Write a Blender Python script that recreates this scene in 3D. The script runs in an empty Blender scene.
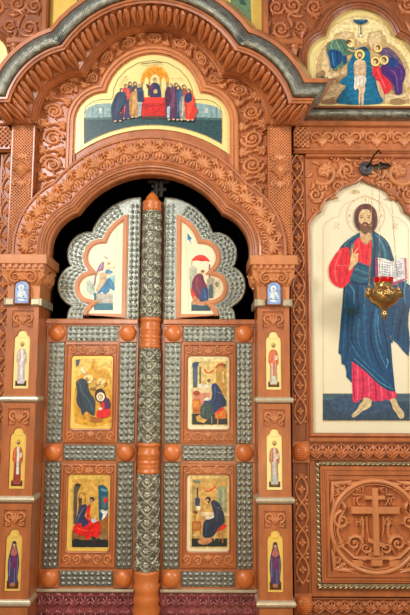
import bpy, math, random
from mathutils import Vector
from mathutils.geometry import tessellate_polygon
random.seed(7)
PI = math.pi
SC = bpy.context.scene
COL = SC.collection

# ------------------------------------------------------------------ camera
FPX, DIST, CAMZ = 620.0, 4.34, 1.75
PITCH, ROLL = math.radians(7.0), math.radians(0.25)
ct, st = math.cos(PITCH), math.sin(PITCH)
cr, sr = math.cos(ROLL), math.sin(ROLL)
FW = Vector((0, ct, st)); U0 = Vector((0, -st, ct)); R0 = Vector((1, 0, 0))
RT = R0 * cr + U0 * sr
UP = U0 * cr - R0 * sr
cam = bpy.data.cameras.new('camera'); co = bpy.data.objects.new('camera', cam); COL.objects.link(co)
from mathutils import Matrix
mt = Matrix((RT, UP, -FW)).transposed().to_4x4(); mt.translation = Vector((0, -DIST, CAMZ))
co.matrix_world = mt
cam.sensor_fit = 'VERTICAL'; cam.sensor_height = 36; cam.lens = 36 * FPX / 615
cam.clip_start = .05; cam.clip_end = 60
SC.camera = co

# ------------------------------------------------------------------ world and lights
SC.view_settings.view_transform = 'Standard'; SC.view_settings.look = 'None'
SC.view_settings.gamma = 1; SC.view_settings.use_curve_mapping = False
SC.view_settings.exposure = -0.17
w = bpy.data.worlds.new('church'); SC.world = w; w.use_nodes = True
nt = w.node_tree; bg = nt.nodes['Background']
tc = nt.nodes.new('ShaderNodeTexCoord'); sp = nt.nodes.new('ShaderNodeSeparateXYZ')
mr = nt.nodes.new('ShaderNodeMapRange'); rp = nt.nodes.new('ShaderNodeValToRGB')
nt.links.new(tc.outputs['Generated'], sp.inputs[0]); nt.links.new(sp.outputs['Z'], mr.inputs['Value'])
mr.inputs['From Min'].default_value = -.6; mr.inputs['From Max'].default_value = .8
nt.links.new(mr.outputs[0], rp.inputs[0])
rp.color_ramp.elements[0].color = (.46, .38, .31, 1); rp.color_ramp.elements[1].color = (.92, .93, 1.0, 1)
rp.color_ramp.elements.new(.45).color = (.70, .64, .58, 1)
nz = nt.nodes.new('ShaderNodeTexNoise'); nz.inputs['Scale'].default_value = 3.5
nt.links.new(tc.outputs['Generated'], nz.inputs['Vector'])
r2 = nt.nodes.new('ShaderNodeMapRange'); r2.inputs['From Min'].default_value = .42; r2.inputs['From Max'].default_value = .62
r2.inputs['To Min'].default_value = .35; r2.inputs['To Max'].default_value = 1.7
nt.links.new(nz.outputs['Fac'], r2.inputs['Value'])
mx = nt.nodes.new('ShaderNodeVectorMath'); mx.operation = 'SCALE'
nt.links.new(rp.outputs[0], mx.inputs[0]); nt.links.new(r2.outputs[0], mx.inputs['Scale'])
nt.links.new(mx.outputs[0], bg.inputs[0]); bg.inputs[1].default_value = 0.40

def area(name, loc, aim, size, power, color):
    l = bpy.data.lights.new(name, 'AREA'); l.shape = 'RECTANGLE'; l.size, l.size_y = size
    l.energy = power; l.color = color
    o = bpy.data.objects.new(name, l); COL.objects.link(o); o.location = loc
    o.rotation_euler = (Vector(aim) - Vector(loc)).to_track_quat('-Z', 'Y').to_euler()
    return o
area('window_light_high', (-2.8, -4.6, 5.0), (-.2, 0, 2.4), (1.0, 1.3), 235, (1.0, .95, .95))
area('window_light_side', (3.6, -3.2, 3.4), (.2, 0, 2.3), (.7, 1.0), 120, (1.0, .94, .90))
area('front_fill_light', (-.9, -3.6, 2.6), (-.3, 0, 2.6), (.6, .6), 48, (1.0, .86, .66))  # unseen fill added in front to brighten the down-facing cove
area('candle_light', (.2, -3.0, .9), (0, 0, 1.0), (.8, .4), 16, (1.0, .70, .38))

# ------------------------------------------------------------------ projection of the plan
def W(px, py, y=0.0):
    d = RT * ((px - 205) / FPX) + UP * (-(py - 307.5) / FPX) + FW
    t = (y + DIST) / d.y
    return (d.x * t, y, CAMZ + d.z * t)
def X(px, py, y=0.0): return W(px, py, y)[0]
def Z(py, y=0.0, px=205): return W(px, py, y)[2]
def S(y=0.0, py=400): return W(206, py, y)[0] - W(205, py, y)[0]
YD = 0.04
XC = X(150, 400, YD)

# ------------------------------------------------------------------ materials
def lin(c):
    return tuple(((v / 255) / 12.92 if v / 255 <= .04045 else ((v / 255 + .055) / 1.055) ** 2.4) for v in c) + (1,)
def mat(name, base, rough=.4, metal=0.0, bump=0.0, bscale=60, var=0.0, vscale=8, coat=0.0, spec=.5, stretch=(1, 1, 1)):
    m = bpy.data.materials.new(name); m.use_nodes = True; n = m.node_tree.nodes; l = m.node_tree.links
    b = n['Principled BSDF']; b.inputs['Base Color'].default_value = lin(base)
    b.inputs['Roughness'].default_value = rough; b.inputs['Metallic'].default_value = metal
    b.inputs['Coat Weight'].default_value = coat; b.inputs['Coat Roughness'].default_value = .25
    b.inputs['Specular IOR Level'].default_value = spec
    t = n.new('ShaderNodeTexCoord'); mp = n.new('ShaderNodeMapping'); mp.inputs['Scale'].default_value = stretch
    l.new(t.outputs['Object'], mp.inputs[0])
    if var:
        a = n.new('ShaderNodeTexNoise'); a.inputs['Scale'].default_value = vscale; a.inputs['Detail'].default_value = 6
        l.new(mp.outputs[0], a.inputs['Vector'])
        r = n.new('ShaderNodeValToRGB'); c = lin(base)
        r.color_ramp.elements[0].position = .3; r.color_ramp.elements[1].position = .7
        r.color_ramp.elements[0].color = tuple(v * (1 - var) for v in c[:3]) + (1,)
        r.color_ramp.elements[1].color = tuple(min(1, v * (1 + var)) for v in c[:3]) + (1,)
        l.new(a.outputs['Fac'], r.inputs[0]); l.new(r.outputs[0], b.inputs['Base Color'])
    if bump:
        a = n.new('ShaderNodeTexNoise'); a.inputs['Scale'].default_value = bscale; a.inputs['Detail'].default_value = 4
        l.new(mp.outputs[0], a.inputs['Vector'])
        u = n.new('ShaderNodeBump'); u.inputs['Strength'].default_value = bump; u.inputs['Distance'].default_value = .004
        l.new(a.outputs['Fac'], u.inputs['Height']); l.new(u.outputs[0], b.inputs['Normal'])
    return m
WOOD = mat('carved_wood', (174, 102, 54), .38, bump=.25, bscale=90, var=.22, vscale=5, coat=.5, stretch=(3, 3, 1))
WOODL = mat('highlight_wood', (200, 130, 78), .40, bump=.2, bscale=90, var=.15, vscale=5, coat=.25, stretch=(3, 3, 1))  # paler copy of the carved wood; highlight tone put into raised parts' colour
WOODD = mat('dark_stained_wood', (144, 80, 40), .45, bump=.25, bscale=90, var=.2, vscale=6, coat=.2, stretch=(3, 3, 1))
KNOB = mat('orange_varnished_wood', (202, 114, 52), .36, bump=.1, var=.12, vscale=9, coat=.3)
SILV = mat('silver_filigree', (148, 154, 144), .32, .85, bump=.5, bscale=260, var=.25, vscale=90)
SILD = mat('tarnished_silver', (134, 134, 118), .34, .75, bump=.9, bscale=220, var=.45, vscale=30)
SILR = mat('bright_silver', (176, 178, 158), .28, .9, bump=.3, bscale=160, var=.25, vscale=40)
ROPEM = mat('gilded_rope', (176, 158, 120), .32, .7, bump=.3, bscale=120, var=.3, vscale=40)
LEDGE = mat('pale_metal_ledge', (206, 196, 164), .35, .5, bump=.2, bscale=150, var=.12, vscale=30)
GOLD = mat('gold_ground', (234, 226, 190), .35, .1, var=.04, vscale=3, coat=.2)
GOLDP = mat('pale_gold_leaf', (242, 226, 148), .35, .15, var=.05, vscale=10, coat=.2)
GOLDY = mat('gold_leaf', (242, 206, 100), .35, .2, var=.08, vscale=10, coat=.2)
BRASS = mat('brass', (188, 156, 98), .26, .85, bump=.25, bscale=80, var=.2, vscale=25)
BLACK = mat('blackened_metal', (22, 22, 26), .35, .4)
GREYM = mat('grey_metal', (76, 72, 74), .45, .3)
VOID = mat('sanctuary_dark', (9, 6, 9), .95, spec=.1)  # near-black colour puts the unlit sanctuary's darkness onto its walls and ceiling
STONE = mat('polished_stone_floor', (120, 88, 62), .3, var=.25, vscale=2)
PURP = mat('reddish_lacquered_wood', (138, 68, 68), .16, bump=.2, var=.3, vscale=14, coat=.6)
def glass():
    m = bpy.data.materials.new('red_glass'); m.use_nodes = True; b = m.node_tree.nodes['Principled BSDF']
    b.inputs['Base Color'].default_value = lin((225, 20, 30)); b.inputs['Roughness'].default_value = .08
    b.inputs['Transmission Weight'].default_value = .45; b.inputs['IOR'].default_value = 1.45
    return m
GLASS = glass()
def paint():
    m = bpy.data.materials.new('icon_paint'); m.use_nodes = True; n = m.node_tree.nodes; b = n['Principled BSDF']
    a = n.new('ShaderNodeVertexColor'); a.layer_name = 'Col'
    l = m.node_tree.links; t = n.new('ShaderNodeTexCoord'); z = n.new('ShaderNodeTexNoise'); z.inputs['Scale'].default_value = 45; z.inputs['Detail'].default_value = 5
    r = n.new('ShaderNodeMapRange'); r.inputs['From Min'].default_value = .3; r.inputs['From Max'].default_value = .7; r.inputs['To Min'].default_value = .68; r.inputs['To Max'].default_value = 1.3
    s = n.new('ShaderNodeVectorMath'); s.operation = 'SCALE'
    l.new(t.outputs['Object'], z.inputs['Vector']); l.new(z.outputs['Fac'], r.inputs['Value']); l.new(a.outputs['Color'], s.inputs[0]); l.new(r.outputs[0], s.inputs['Scale']); l.new(s.outputs[0], b.inputs['Base Color'])
    b.inputs['Roughness'].default_value = .38; b.inputs['Coat Weight'].default_value = .15
    return m
PAINT = paint()

# ------------------------------------------------------------------ mesh builder
class MB:
    def __init__(s): s.v = []; s.f = []; s.c = []; s.sm = []
    def add(s, vs, fs, smooth=False, col=None):
        b = len(s.v); s.v += [tuple(p) for p in vs]
        for f in fs: s.f.append(tuple(i + b for i in f)); s.sm.append(smooth); s.c.append(col)
    def grid(s, rows, smooth=True, closed=False, flip=False):
        n = len(rows[0]); vs = [p for r in rows for p in r]; fs = []
        for i in range(len(rows) - 1):
            for j in range(n if closed else n - 1):
                k = (j + 1) % n
                q = (i * n + j, i * n + k, (i + 1) * n + k, (i + 1) * n + j)
                fs.append(q[::-1] if flip else q)
        s.add(vs, fs, smooth)
    def box(s, x0, x1, y0, y1, z0, z1):
        x0, x1 = min(x0, x1), max(x0, x1); y0, y1 = min(y0, y1), max(y0, y1); z0, z1 = min(z0, z1), max(z0, z1)
        s.add([(x0, y0, z0), (x1, y0, z0), (x1, y1, z0), (x0, y1, z0), (x0, y0, z1), (x1, y0, z1), (x1, y1, z1), (x0, y1, z1)],
              [(0, 3, 2, 1), (4, 5, 6, 7), (0, 1, 5, 4), (1, 2, 6, 5), (2, 3, 7, 6), (3, 0, 4, 7)])
    def bevbox(s, x0, x1, y0, y1, z0, z1, b=.004):
        # front (low y) edges bevelled
        x0, x1 = min(x0, x1), max(x0, x1); z0, z1 = min(z0, z1), max(z0, z1); y0, y1 = min(y0, y1), max(y0, y1)
        def r(y, k): return [(x0 + k, y, z0 + k), (x1 - k, y, z0 + k), (x1 - k, y, z1 - k), (x0 + k, y, z1 - k)]
        v = r(y0, b) + r(y0 + b, 0) + r(y1, 0)
        fs = [(0, 1, 2, 3), (8, 11, 10, 9)]
        for a in (0, 4):
            for j in range(4): k = (j + 1) % 4; fs.append((a + j, a + 4 + j, a + 4 + k, a + k))
        s.add(v, fs)
    def prism(s, loops, y0, y1, bev=0.0):
        """loops of (x,z): outer then holes; front at y0 (towards camera), back at y1"""
        vs = [Vector((p[0], p[1], 0)) for L in loops for p in L]
        tris = tessellate_polygon([[Vector((p[0], p[1], 0)) for p in L] for L in loops])
        n = len(vs)
        def orient(t):
            a, b, c = vs[t[0]], vs[t[1]], vs[t[2]]
            return t if (b - a).cross(c - a).z > 0 else (t[0], t[2], t[1])
        tris = [orient(t) for t in tris]
        V = [(p.x, y0, p.y) for p in vs] + [(p.x, y1, p.y) for p in vs]
        F = [tuple(t) for t in tris] + [tuple(i + n for i in t[::-1]) for t in tris]
        b = 0
        for L in loops:
            m = len(L)
            for j in range(m): k = (j + 1) % m; F.append((b + j, b + k, n + b + k, n + b + j))
            b += m
        s.add(V, F)
    def lathe(s, cx, cy, prof, n=24, a0=0.0, a1=2 * PI):
        full = abs(a1 - a0 - 2 * PI) < 1e-6
        rows = []
        for r, z in prof:
            rows.append([(cx + r * math.cos(a0 + (a1 - a0) * i / n), cy + r * math.sin(a0 + (a1 - a0) * i / n), z) for i in range(n if full else n + 1)])
        s.grid(rows, True, full)
    def dome(s, cx, y, cz, r, h, n=20, k=6, rz=None):
        rz = rz or r; rows = []
        for i in range(k + 1):
            a = PI / 2 * i / k
            q = math.cos(a); rows.append([(cx + r * q * math.cos(2 * PI * j / n), y - h * math.sin(a), cz + rz * q * math.sin(2 * PI * j / n)) for j in range(n)])
        s.grid(rows, True, True)
    def ball(s, c, r, n=14, k=8, sc=(1, 1, 1)):
        rows = []
        for i in range(k + 1):
            a = -PI / 2 + PI * i / k
            rows.append([(c[0] + r * sc[0] * math.cos(a) * math.cos(2 * PI * j / n), c[1] + r * sc[1] * math.cos(a) * math.sin(2 * PI * j / n), c[2] + r * sc[2] * math.sin(a)) for j in range(n)])
        s.grid(rows, True, True)
    def tube(s, pts, r, n=8):
        pts = [Vector(p) for p in pts]; rows = []
        for i, p in enumerate(pts):
            d = (pts[min(i + 1, len(pts) - 1)] - pts[max(i - 1, 0)]).normalized()
            a = d.cross(Vector((0.31, 0.2, .93))).normalized(); b = d.cross(a)
            rows.append([tuple(p + (a * math.cos(2 * PI * j / n) + b * math.sin(2 * PI * j / n)) * (r if not isinstance(r, list) else r[i])) for j in range(n)])
        s.grid(rows, True, True)
    def build(s, name, m, parent=None, origin=None):
        me = bpy.data.meshes.new(name)
        o = bpy.data.objects.new(name, me); COL.objects.link(o)
        off = Vector((0, 0, 0))
        if parent is not None:
            o.parent = parent; p = parent
            while p is not None: off += Vector(p.location); p = p.parent
        elif origin is not None: off = Vector(origin); o.location = off
        me.from_pydata([(a - off.x, b - off.y, c - off.z) for a, b, c in s.v], [], s.f)
        me.materials.append(m)
        me.polygons.foreach_set('use_smooth', s.sm)
        if any(c is not None for c in s.c):
            at = me.color_attributes.new('Col', 'FLOAT_COLOR', 'CORNER'); i = 0; flat = []
            for f, c in zip(s.f, s.c): flat += list(lin(c)) * len(f)
            at.data.foreach_set('color', flat)
        me.update()
        return o
def thing(name, label, cat, loc, group=None):
    o = bpy.data.objects.new(name, None); COL.objects.link(o); o.location = loc; o.empty_display_size = .05
    return tag(o, label, cat, group)
def tag(o, label, cat, group=None):
    o['label'] = label; o['category'] = cat
    if group: o['group'] = group
    return o
def struct(o): o['kind'] = 'structure'; return o

# ------------------------------------------------------------------ relief carving
# carving is laid out in (u, v, h): two directions on the face and a height; mp turns that into the place
def flat(y, x0=0, z0=0, k=1.0):
    return lambda u, v, h: (x0 + u * k, y - h, z0 + v * k)
HK = 1.35
def ridge(m, pts, ws, h, mp, q=.55):
    n = len(pts); rows = []; h = h * HK
    if not isinstance(ws, (list, tuple)): ws = [ws] * n
    wm = max(ws)
    for i in range(n):
        a = pts[max(i - 1, 0)]; b = pts[min(i + 1, n - 1)]
        dx, dy = b[0] - a[0], b[1] - a[1]; L = math.hypot(dx, dy) or 1
        nx, ny = -dy / L, dx / L; wd = ws[i]; hh = h * (q + (1 - q) * wd / wm)
        rows.append([mp(pts[i][0] + nx * wd * k, pts[i][1] + ny * wd * k, hh * g) for k, g in ((-1, 0), (-.75, .75), (0, 1), (.75, .75), (1, 0))])
    m.grid(rows, True)
def spiral(cx, cy, r0, r1, a0, turns, n=22):
    out = []
    for i in range(n + 1):
        t = i / n; r = r0 + (r1 - r0) * t ** .85; a = a0 + turns * 2 * PI * t
        out.append((cx + r * math.cos(a), cy + r * math.sin(a)))
    return out
def bud(m, cx, cy, r, h, mp, n=8):
    rows = []
    for i in range(4):
        a = PI / 2 * i / 3; q = math.cos(a)
        rows.append([mp(cx + r * q * math.cos(2 * PI * j / n), cy + r * q * math.sin(2 * PI * j / n), h * math.sin(a)) for j in range(n)])
    m.grid(rows, True, True)
def leaf(m, cx, cy, a, L, wd, h, mp, bend=0.0):
    pts = []; ws = []
    for i in range(6):
        t = i / 5; aa = a + bend * t
        pts.append((cx + L * t * math.cos(aa), cy + L * t * math.sin(aa))); ws.append(max(wd * math.sin(PI * min(.97, t * .85 + .1)), wd * .12))
    ridge(m, pts, ws, h, mp)
def rosette(m, cx, cy, r, h, mp, n=6, a0=0.0, w=.27):
    for i in range(n): leaf(m, cx, cy, a0 + 2 * PI * i / n, r, r * w, h, mp)
    bud(m, cx, cy, r * .28, h * 1.35, mp)
def scroll(m, cx, cy, R, w, a0, turns, h, mp, leaves=5):
    pts = spiral(cx, cy, R, R * .18, a0, turns, 26)
    ridge(m, pts, [w * (1 - .55 * i / 26) for i in range(27)], h, mp)
    bud(m, cx, cy, R * .24, h * 1.2, mp)
    sg = 1 if turns > 0 else -1
    for k in range(leaves):
        i = int(2 + k * 15 / max(1, leaves)); p = pts[i]; a = a0 + turns * 2 * PI * i / 26
        leaf(m, p[0], p[1], a + sg * .9, R * .42, R * .13, h * .8, mp, -sg * .8)
        q = pts[min(i + 2, 26)]
        leaf(m, q[0], q[1], a + PI + sg * -.5, R * .3, R * .09, h * .7, mp)
def palmette(m, cx, cy, a, r, h, mp, n=5, spread=2.0, w=.17):
    for i in range(n):
        t = (i / (n - 1) - .5) * spread
        leaf(m, cx, cy, a + t, r * (1 - .28 * abs(t)), r * w, h, mp)
    bud(m, cx, cy, r * .18, h, mp)
def vine(m, L, b, mp, h, pitch=None, phase=1):
    """running scroll along u in 0..L, half height b about v=0"""
    n = max(1, round(L / (pitch or 2.1 * b))); p = L / n
    for i in range(n):
        c = (i + .5) * p; d = phase if i % 2 == 0 else -phase
        scroll(m, c, 0, b * .80, b * .17, -d * PI * .55, d * 1.55, h, mp, 4)
        e = i * p
        leaf(m, e, -d * b * .2, d * PI / 2, b * 1.0, b * .17, h * .8, mp, .4)
        leaf(m, e, d * b * .2, -d * PI / 2, b * 1.0, b * .15, h * .7, mp, -.5)
def mirror_vine(m, L, b, mp, h, n):
    """paired scrolls with palmettes between"""
    p = L / n
    for i in range(n):
        c = (i + .5) * p; r = min(b * .72, p * .24)
        for sd in (-1, 1):
            scroll(m, c + sd * p * .25, 0, r, r * .22, PI / 2 + sd * PI * .5, -sd * 1.4, h, mp, 3)
        palmette(m, c, -b * .75, PI / 2, b * 1.1, h * .9, mp, 5, 1.3)
        palmette(m, i * p, b * .8, -PI / 2, b * .9, h * .8, mp, 3, 1.2)
def lattice(m, u0, u1, v0, v1, step, wd, h, mp):
    wv = v1 - v0; wu = u1 - u0
    for sg in (1, -1):
        k = -wv
        while k < wu:
            # line u = u0+k+t , v = v0+t (or mirrored)
            t0 = max(0, -k); t1 = min(wv, wu - k)
            if t1 - t0 > step * .3:
                a = (u0 + k + t0, v0 + t0); b = (u0 + k + t1, v0 + t1)
                if sg < 0: a = (a[0], v1 - (a[1] - v0)); b = (b[0], v1 - (b[1] - v0))
                nn = 2
                ridge(m, [(a[0] + (b[0] - a[0]) * i / nn, a[1] + (b[1] - a[1]) * i / nn) for i in range(nn + 1)], wd, h, mp)
            k += step
def star(m, cx, cy, r, h, mp):
    vs = [mp(cx, cy, h)]
    for j in range(8):
        a = 2 * PI * j / 8; rr = r if j % 2 == 0 else r * .45
        vs.append(mp(cx + rr * math.cos(a), cy + rr * math.sin(a), 0))
    m.add(vs, [(0, 1 + j, 1 + (j + 1) % 8) for j in range(8)])
def studs(m, u0, u1, v0, v1, nu, nv, h, mp):
    """embossed filigree cells"""
    du, dv = (u1 - u0) / nu, (v1 - v0) / nv
    for i in range(nu):
        for j in range(nv):
            cx, cy = u0 + (i + .5) * du, v0 + (j + .5) * dv
            rows = []
            for rr, hh in ((.96, 0), (.8, .7), (.35, .55), (.2, 1.0)):
                rows.append([mp(cx + du * .5 * rr * math.cos(PI / 4 * q) * (1.0 if q % 2 == 0 else .82), cy + dv * .5 * rr * math.sin(PI / 4 * q) * (1.0 if q % 2 == 0 else .82), h * hh) for q in range(8)])
            rows.append([mp(cx, cy, h * 1.05)] * 8)
            m.grid(rows, True, True)

# ------------------------------------------------------------------ lobed outlines
class Lobes:
    """an outline made of circle arcs; ring(t) gives the outline grown by t (plan units: distance from the axis, row)"""
    def __init__(s, circ, y, ref, zrow=None, n=16, legrow=None):
        s.y = y; s.n = n; s.legrow = legrow; s.zrow = zrow
        R = [(a, -py, r) for a, py, r in circ]
        s.c = [(-a, z, r) for a, z, r in R if abs(a) > 1e-6][::-1] + R; s.ref = (0, -ref)
    def ring(s, t):
        c = [(x, z, r + t) for x, z, r in s.c]; I = []
        for a, b in zip(c, c[1:]):
            d = math.hypot(b[0] - a[0], b[1] - a[1]); q = (a[2] ** 2 - b[2] ** 2 + d * d) / (2 * d)
            hh = math.sqrt(max(0, a[2] ** 2 - q * q)); ux, uz = (b[0] - a[0]) / d, (b[1] - a[1]) / d
            P = [(a[0] + ux * q - uz * hh * e, a[1] + uz * q + ux * hh * e) for e in (1, -1)]
            I.append(max(P, key=lambda p: math.hypot(p[0] - s.ref[0], p[1] - s.ref[1])))
        out = []
        for i, (x, z, r) in enumerate(c):
            zl = None if s.legrow is None else -(s.legrow - t)
            if i == 0: a0 = PI if zl is None else PI - math.asin(max(-1, min(1, (zl - z) / r)))
            else: a0 = math.atan2(I[i - 1][1] - z, I[i - 1][0] - x)
            if i == len(c) - 1: a1 = 0 if zl is None else math.asin(max(-1, min(1, (zl - z) / r)))
            else: a1 = math.atan2(I[i][1] - z, I[i][0] - x)
            while a1 > a0: a1 -= 2 * PI
            if a0 - a1 > 1.95 * PI: a1 += 2 * PI
            for j in range(s.n + 1):
                a = a0 + (a1 - a0) * j / s.n; out.append((x + r * math.cos(a), z + r * math.sin(a)))
        if s.zrow is not None: out = [(out[0][0], -s.zrow)] + out + [(out[-1][0], -s.zrow)]
        res = []
        kk = S(s.y, 400)
        for a, v in out:
            res.append((XC + a * S(s.y, -v), Z(-v, s.y, 150)))
        if s.zrow is not None:   # keep the legs upright
            res[0] = (res[1][0], res[0][1]); res[-1] = (res[-2][0], res[-1][1])
        return res

# ------------------------------------------------------------------ painter: flat pigment laid on a panel
def smooth_pts(p, k=4):
    out = []; n = len(p)
    for i in range(n):
        a, b, c, d = p[i - 1], p[i], p[(i + 1) % n], p[(i + 2) % n]
        for j in range(k):
            t = j / k
            out.append(tuple(.5 * (2 * b[q] + (c[q] - a[q]) * t + (2 * a[q] - 5 * b[q] + 4 * c[q] - d[q]) * t * t + (3 * b[q] - a[q] - 3 * c[q] + d[q]) * t ** 3) for q in (0, 1)))
    return out
class Paint:
    def __init__(s, y, ox=0, oy=0, k=1.0, step=.00015):
        s.m = MB(); s.y0 = y; s.i = 0; s.o = (ox, oy, k); s.st = step
    def at(s, ox, oy, k): s.o = (ox, oy, k); return s
    def poly(s, pts, col, sm=0):
        if sm: pts = smooth_pts(pts, sm)
        s.i += 1; y = s.y0 - s.i * s.st; ox, oy, k = s.o
        vs = [W(ox + p[0] / k, oy + p[1] / k, y) for p in pts]
        A = sum(vs[i][0] * vs[(i + 1) % len(vs)][2] - vs[(i + 1) % len(vs)][0] * vs[i][2] for i in range(len(vs)))
        if A < 0: vs = vs[::-1]
        s.m.add(vs, [tuple(range(len(vs)))], False, col)
    def rect(s, x0, y0, x1, y1, col): s.poly([(x0, y0), (x1, y0), (x1, y1), (x0, y1)], col)
    def ell(s, cx, cy, rx, ry, col, n=20, rot=0):
        s.poly([(cx + rx * math.cos(2 * PI * i / n) * math.cos(rot) - ry * math.sin(2 * PI * i / n) * math.sin(rot), cy + rx * math.cos(2 * PI * i / n) * math.sin(rot) + ry * math.sin(2 * PI * i / n) * math.cos(rot)) for i in range(n)], col)
    def line(s, pts, wd, col, sm=0):
        if sm and len(pts) > 2:
            q = []
            for i in range(len(pts) - 1):
                a = pts[max(i - 1, 0)]; b = pts[i]; c = pts[i + 1]; d = pts[min(i + 2, len(pts) - 1)]
                for j in range(sm):
                    t = j / sm
                    q.append(tuple(.5 * (2 * b[e] + (c[e] - a[e]) * t + (2 * a[e] - 5 * b[e] + 4 * c[e] - d[e]) * t * t + (3 * b[e] - a[e] - 3 * c[e] + d[e]) * t ** 3) for e in (0, 1)))
            pts = q + [pts[-1]]
        n = len(pts); w_ = wd if isinstance(wd, (list, tuple)) else None
        s.i += 1; y = s.y0 - s.i * s.st; ox, oy, k = s.o; rows = []
        for i in range(n):
            a = pts[max(i - 1, 0)]; b = pts[min(i + 1, n - 1)]; dx, dy = b[0] - a[0], b[1] - a[1]; L = math.hypot(dx, dy) or 1
            hw = (w_[0] + (w_[1] - w_[0]) * i / (n - 1) if w_ else wd) / 2
            nx, ny = -dy / L * hw, dx / L * hw
            rows.append((W(ox + (pts[i][0] + nx) / k, oy + (pts[i][1] + ny) / k, y), W(ox + (pts[i][0] - nx) / k, oy + (pts[i][1] - ny) / k, y)))
        vs = [p for r in rows for p in r]
        s.m.add(vs, [(2 * i, 2 * i + 1, 2 * i + 3, 2 * i + 2) for i in range(n - 1)], False, col)
    def circ(s, cx, cy, r, wd, col, n=28, ry=None):
        s.line([(cx + r * math.cos(2 * PI * i / n), cy + (ry or r) * math.sin(2 * PI * i / n)) for i in range(n + 1)], wd, col)
    def build(s, parent, name='painting'): return s.m.build(name, PAINT, parent)

# ================================================================== helpers for this place
def ringat(circ, y, t, ref, zrow=None, legrow=None):
    L = Lobes(circ, y, ref, zrow, legrow=legrow)
    return L.ring(t)
def band_map(A, B, y0, y1):
    """A, B: outlines (x,z) with equal counts; v -1..1 from A to B"""
    M = [((a[0] + b[0]) / 2, (a[1] + b[1]) / 2) for a, b in zip(A, B)]
    cum = [0]
    for p, q in zip(M, M[1:]): cum.append(cum[-1] + math.hypot(p[0] - q[0], p[1] - q[1]))
    def mp(u, v, h):
        u = max(0, min(cum[-1] - 1e-9, u)); lo = 0; hi = len(cum) - 1
        while hi - lo > 1:
            k = (lo + hi) // 2
            if cum[k] <= u: lo = k
            else: hi = k
        d = cum[lo + 1] - cum[lo]; f = (u - cum[lo]) / d if d > 0 else 0; g = (v + 1) / 2
        ax = A[lo][0] + (A[lo + 1][0] - A[lo][0]) * f; az = A[lo][1] + (A[lo + 1][1] - A[lo][1]) * f
        bx = B[lo][0] + (B[lo + 1][0] - B[lo][0]) * f; bz = B[lo][1] + (B[lo + 1][1] - B[lo][1]) * f
        return (ax + (bx - ax) * g, y0 + (y1 - y0) * g - h, az + (bz - az) * g)
    return mp, cum[-1]
def MX(x): return 2 * XC - x
def side_x(x, s): return x if s > 0 else MX(x)
def loops_sweep(m, loop, prof, closed=True):
    """moulding round a polygon loop (x,z) ccw; prof (inset metres, y); mitred"""
    n = len(loop); nr = []
    for i in range(n):
        if closed: a, b, c = loop[i - 1], loop[i], loop[(i + 1) % n]
        else: a, b, c = loop[max(i - 1, 0)], loop[i], loop[min(i + 1, n - 1)]
        d1 = (b[0] - a[0], b[1] - a[1]); d2 = (c[0] - b[0], c[1] - b[1])
        if d1 == (0, 0): d1 = d2
        if d2 == (0, 0): d2 = d1
        l1 = math.hypot(*d1) or 1; l2 = math.hypot(*d2) or 1
        n1 = (-d1[1] / l1, d1[0] / l1); n2 = (-d2[1] / l2, d2[0] / l2); k = 1 + n1[0] * n2[0] + n1[1] * n2[1]
        k = max(k, .35); nr.append(((n1[0] + n2[0]) / k, (n1[1] + n2[1]) / k))
    rows = [[(p[0] + q[0] * t, y, p[1] + q[1] * t) for p, q in zip(loop, nr)] for t, y in prof]
    m.grid(rows, False, closed)
def inset(loop, d):
    A = sum(loop[i][0] * loop[(i + 1) % len(loop)][1] - loop[(i + 1) % len(loop)][0] * loop[i][1] for i in range(len(loop)))
    L = loop if A > 0 else loop[::-1]; n = len(L); out = []
    for i in range(n):
        a, b, c = L[i - 1], L[i], L[(i + 1) % n]
        l1 = math.hypot(b[0] - a[0], b[1] - a[1]) or 1; l2 = math.hypot(c[0] - b[0], c[1] - b[1]) or 1
        n1 = (-(b[1] - a[1]) / l1, (b[0] - a[0]) / l1); n2 = (-(c[1] - b[1]) / l2, (c[0] - b[0]) / l2); k = max(.3, 1 + n1[0] * n2[0] + n1[1] * n2[1])
        out.append((b[0] + (n1[0] + n2[0]) / k * d, b[1] + (n1[1] + n2[1]) / k * d))
    return out
def rect_loop(x0, x1, z0, z1):
    x0, x1 = min(x0, x1), max(x0, x1); z0, z1 = min(z0, z1), max(z0, z1)
    return [(x0, z0), (x1, z0), (x1, z1), (x0, z1)]
def round_rect(x0, x1, z0, z1, r, n=4):
    x0, x1 = min(x0, x1), max(x0, x1); z0, z1 = min(z0, z1), max(z0, z1); out = []
    for cx, cz, a in ((x1 - r, z0 + r, -PI / 2), (x1 - r, z1 - r, 0), (x0 + r, z1 - r, PI / 2), (x0 + r, z0 + r, PI)):
        for i in range(n + 1): out.append((cx + r * math.cos(a + PI / 2 * i / n), cz + r * math.sin(a + PI / 2 * i / n)))
    return out
P7 = S(0)   # one pixel at the wall, metres

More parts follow.
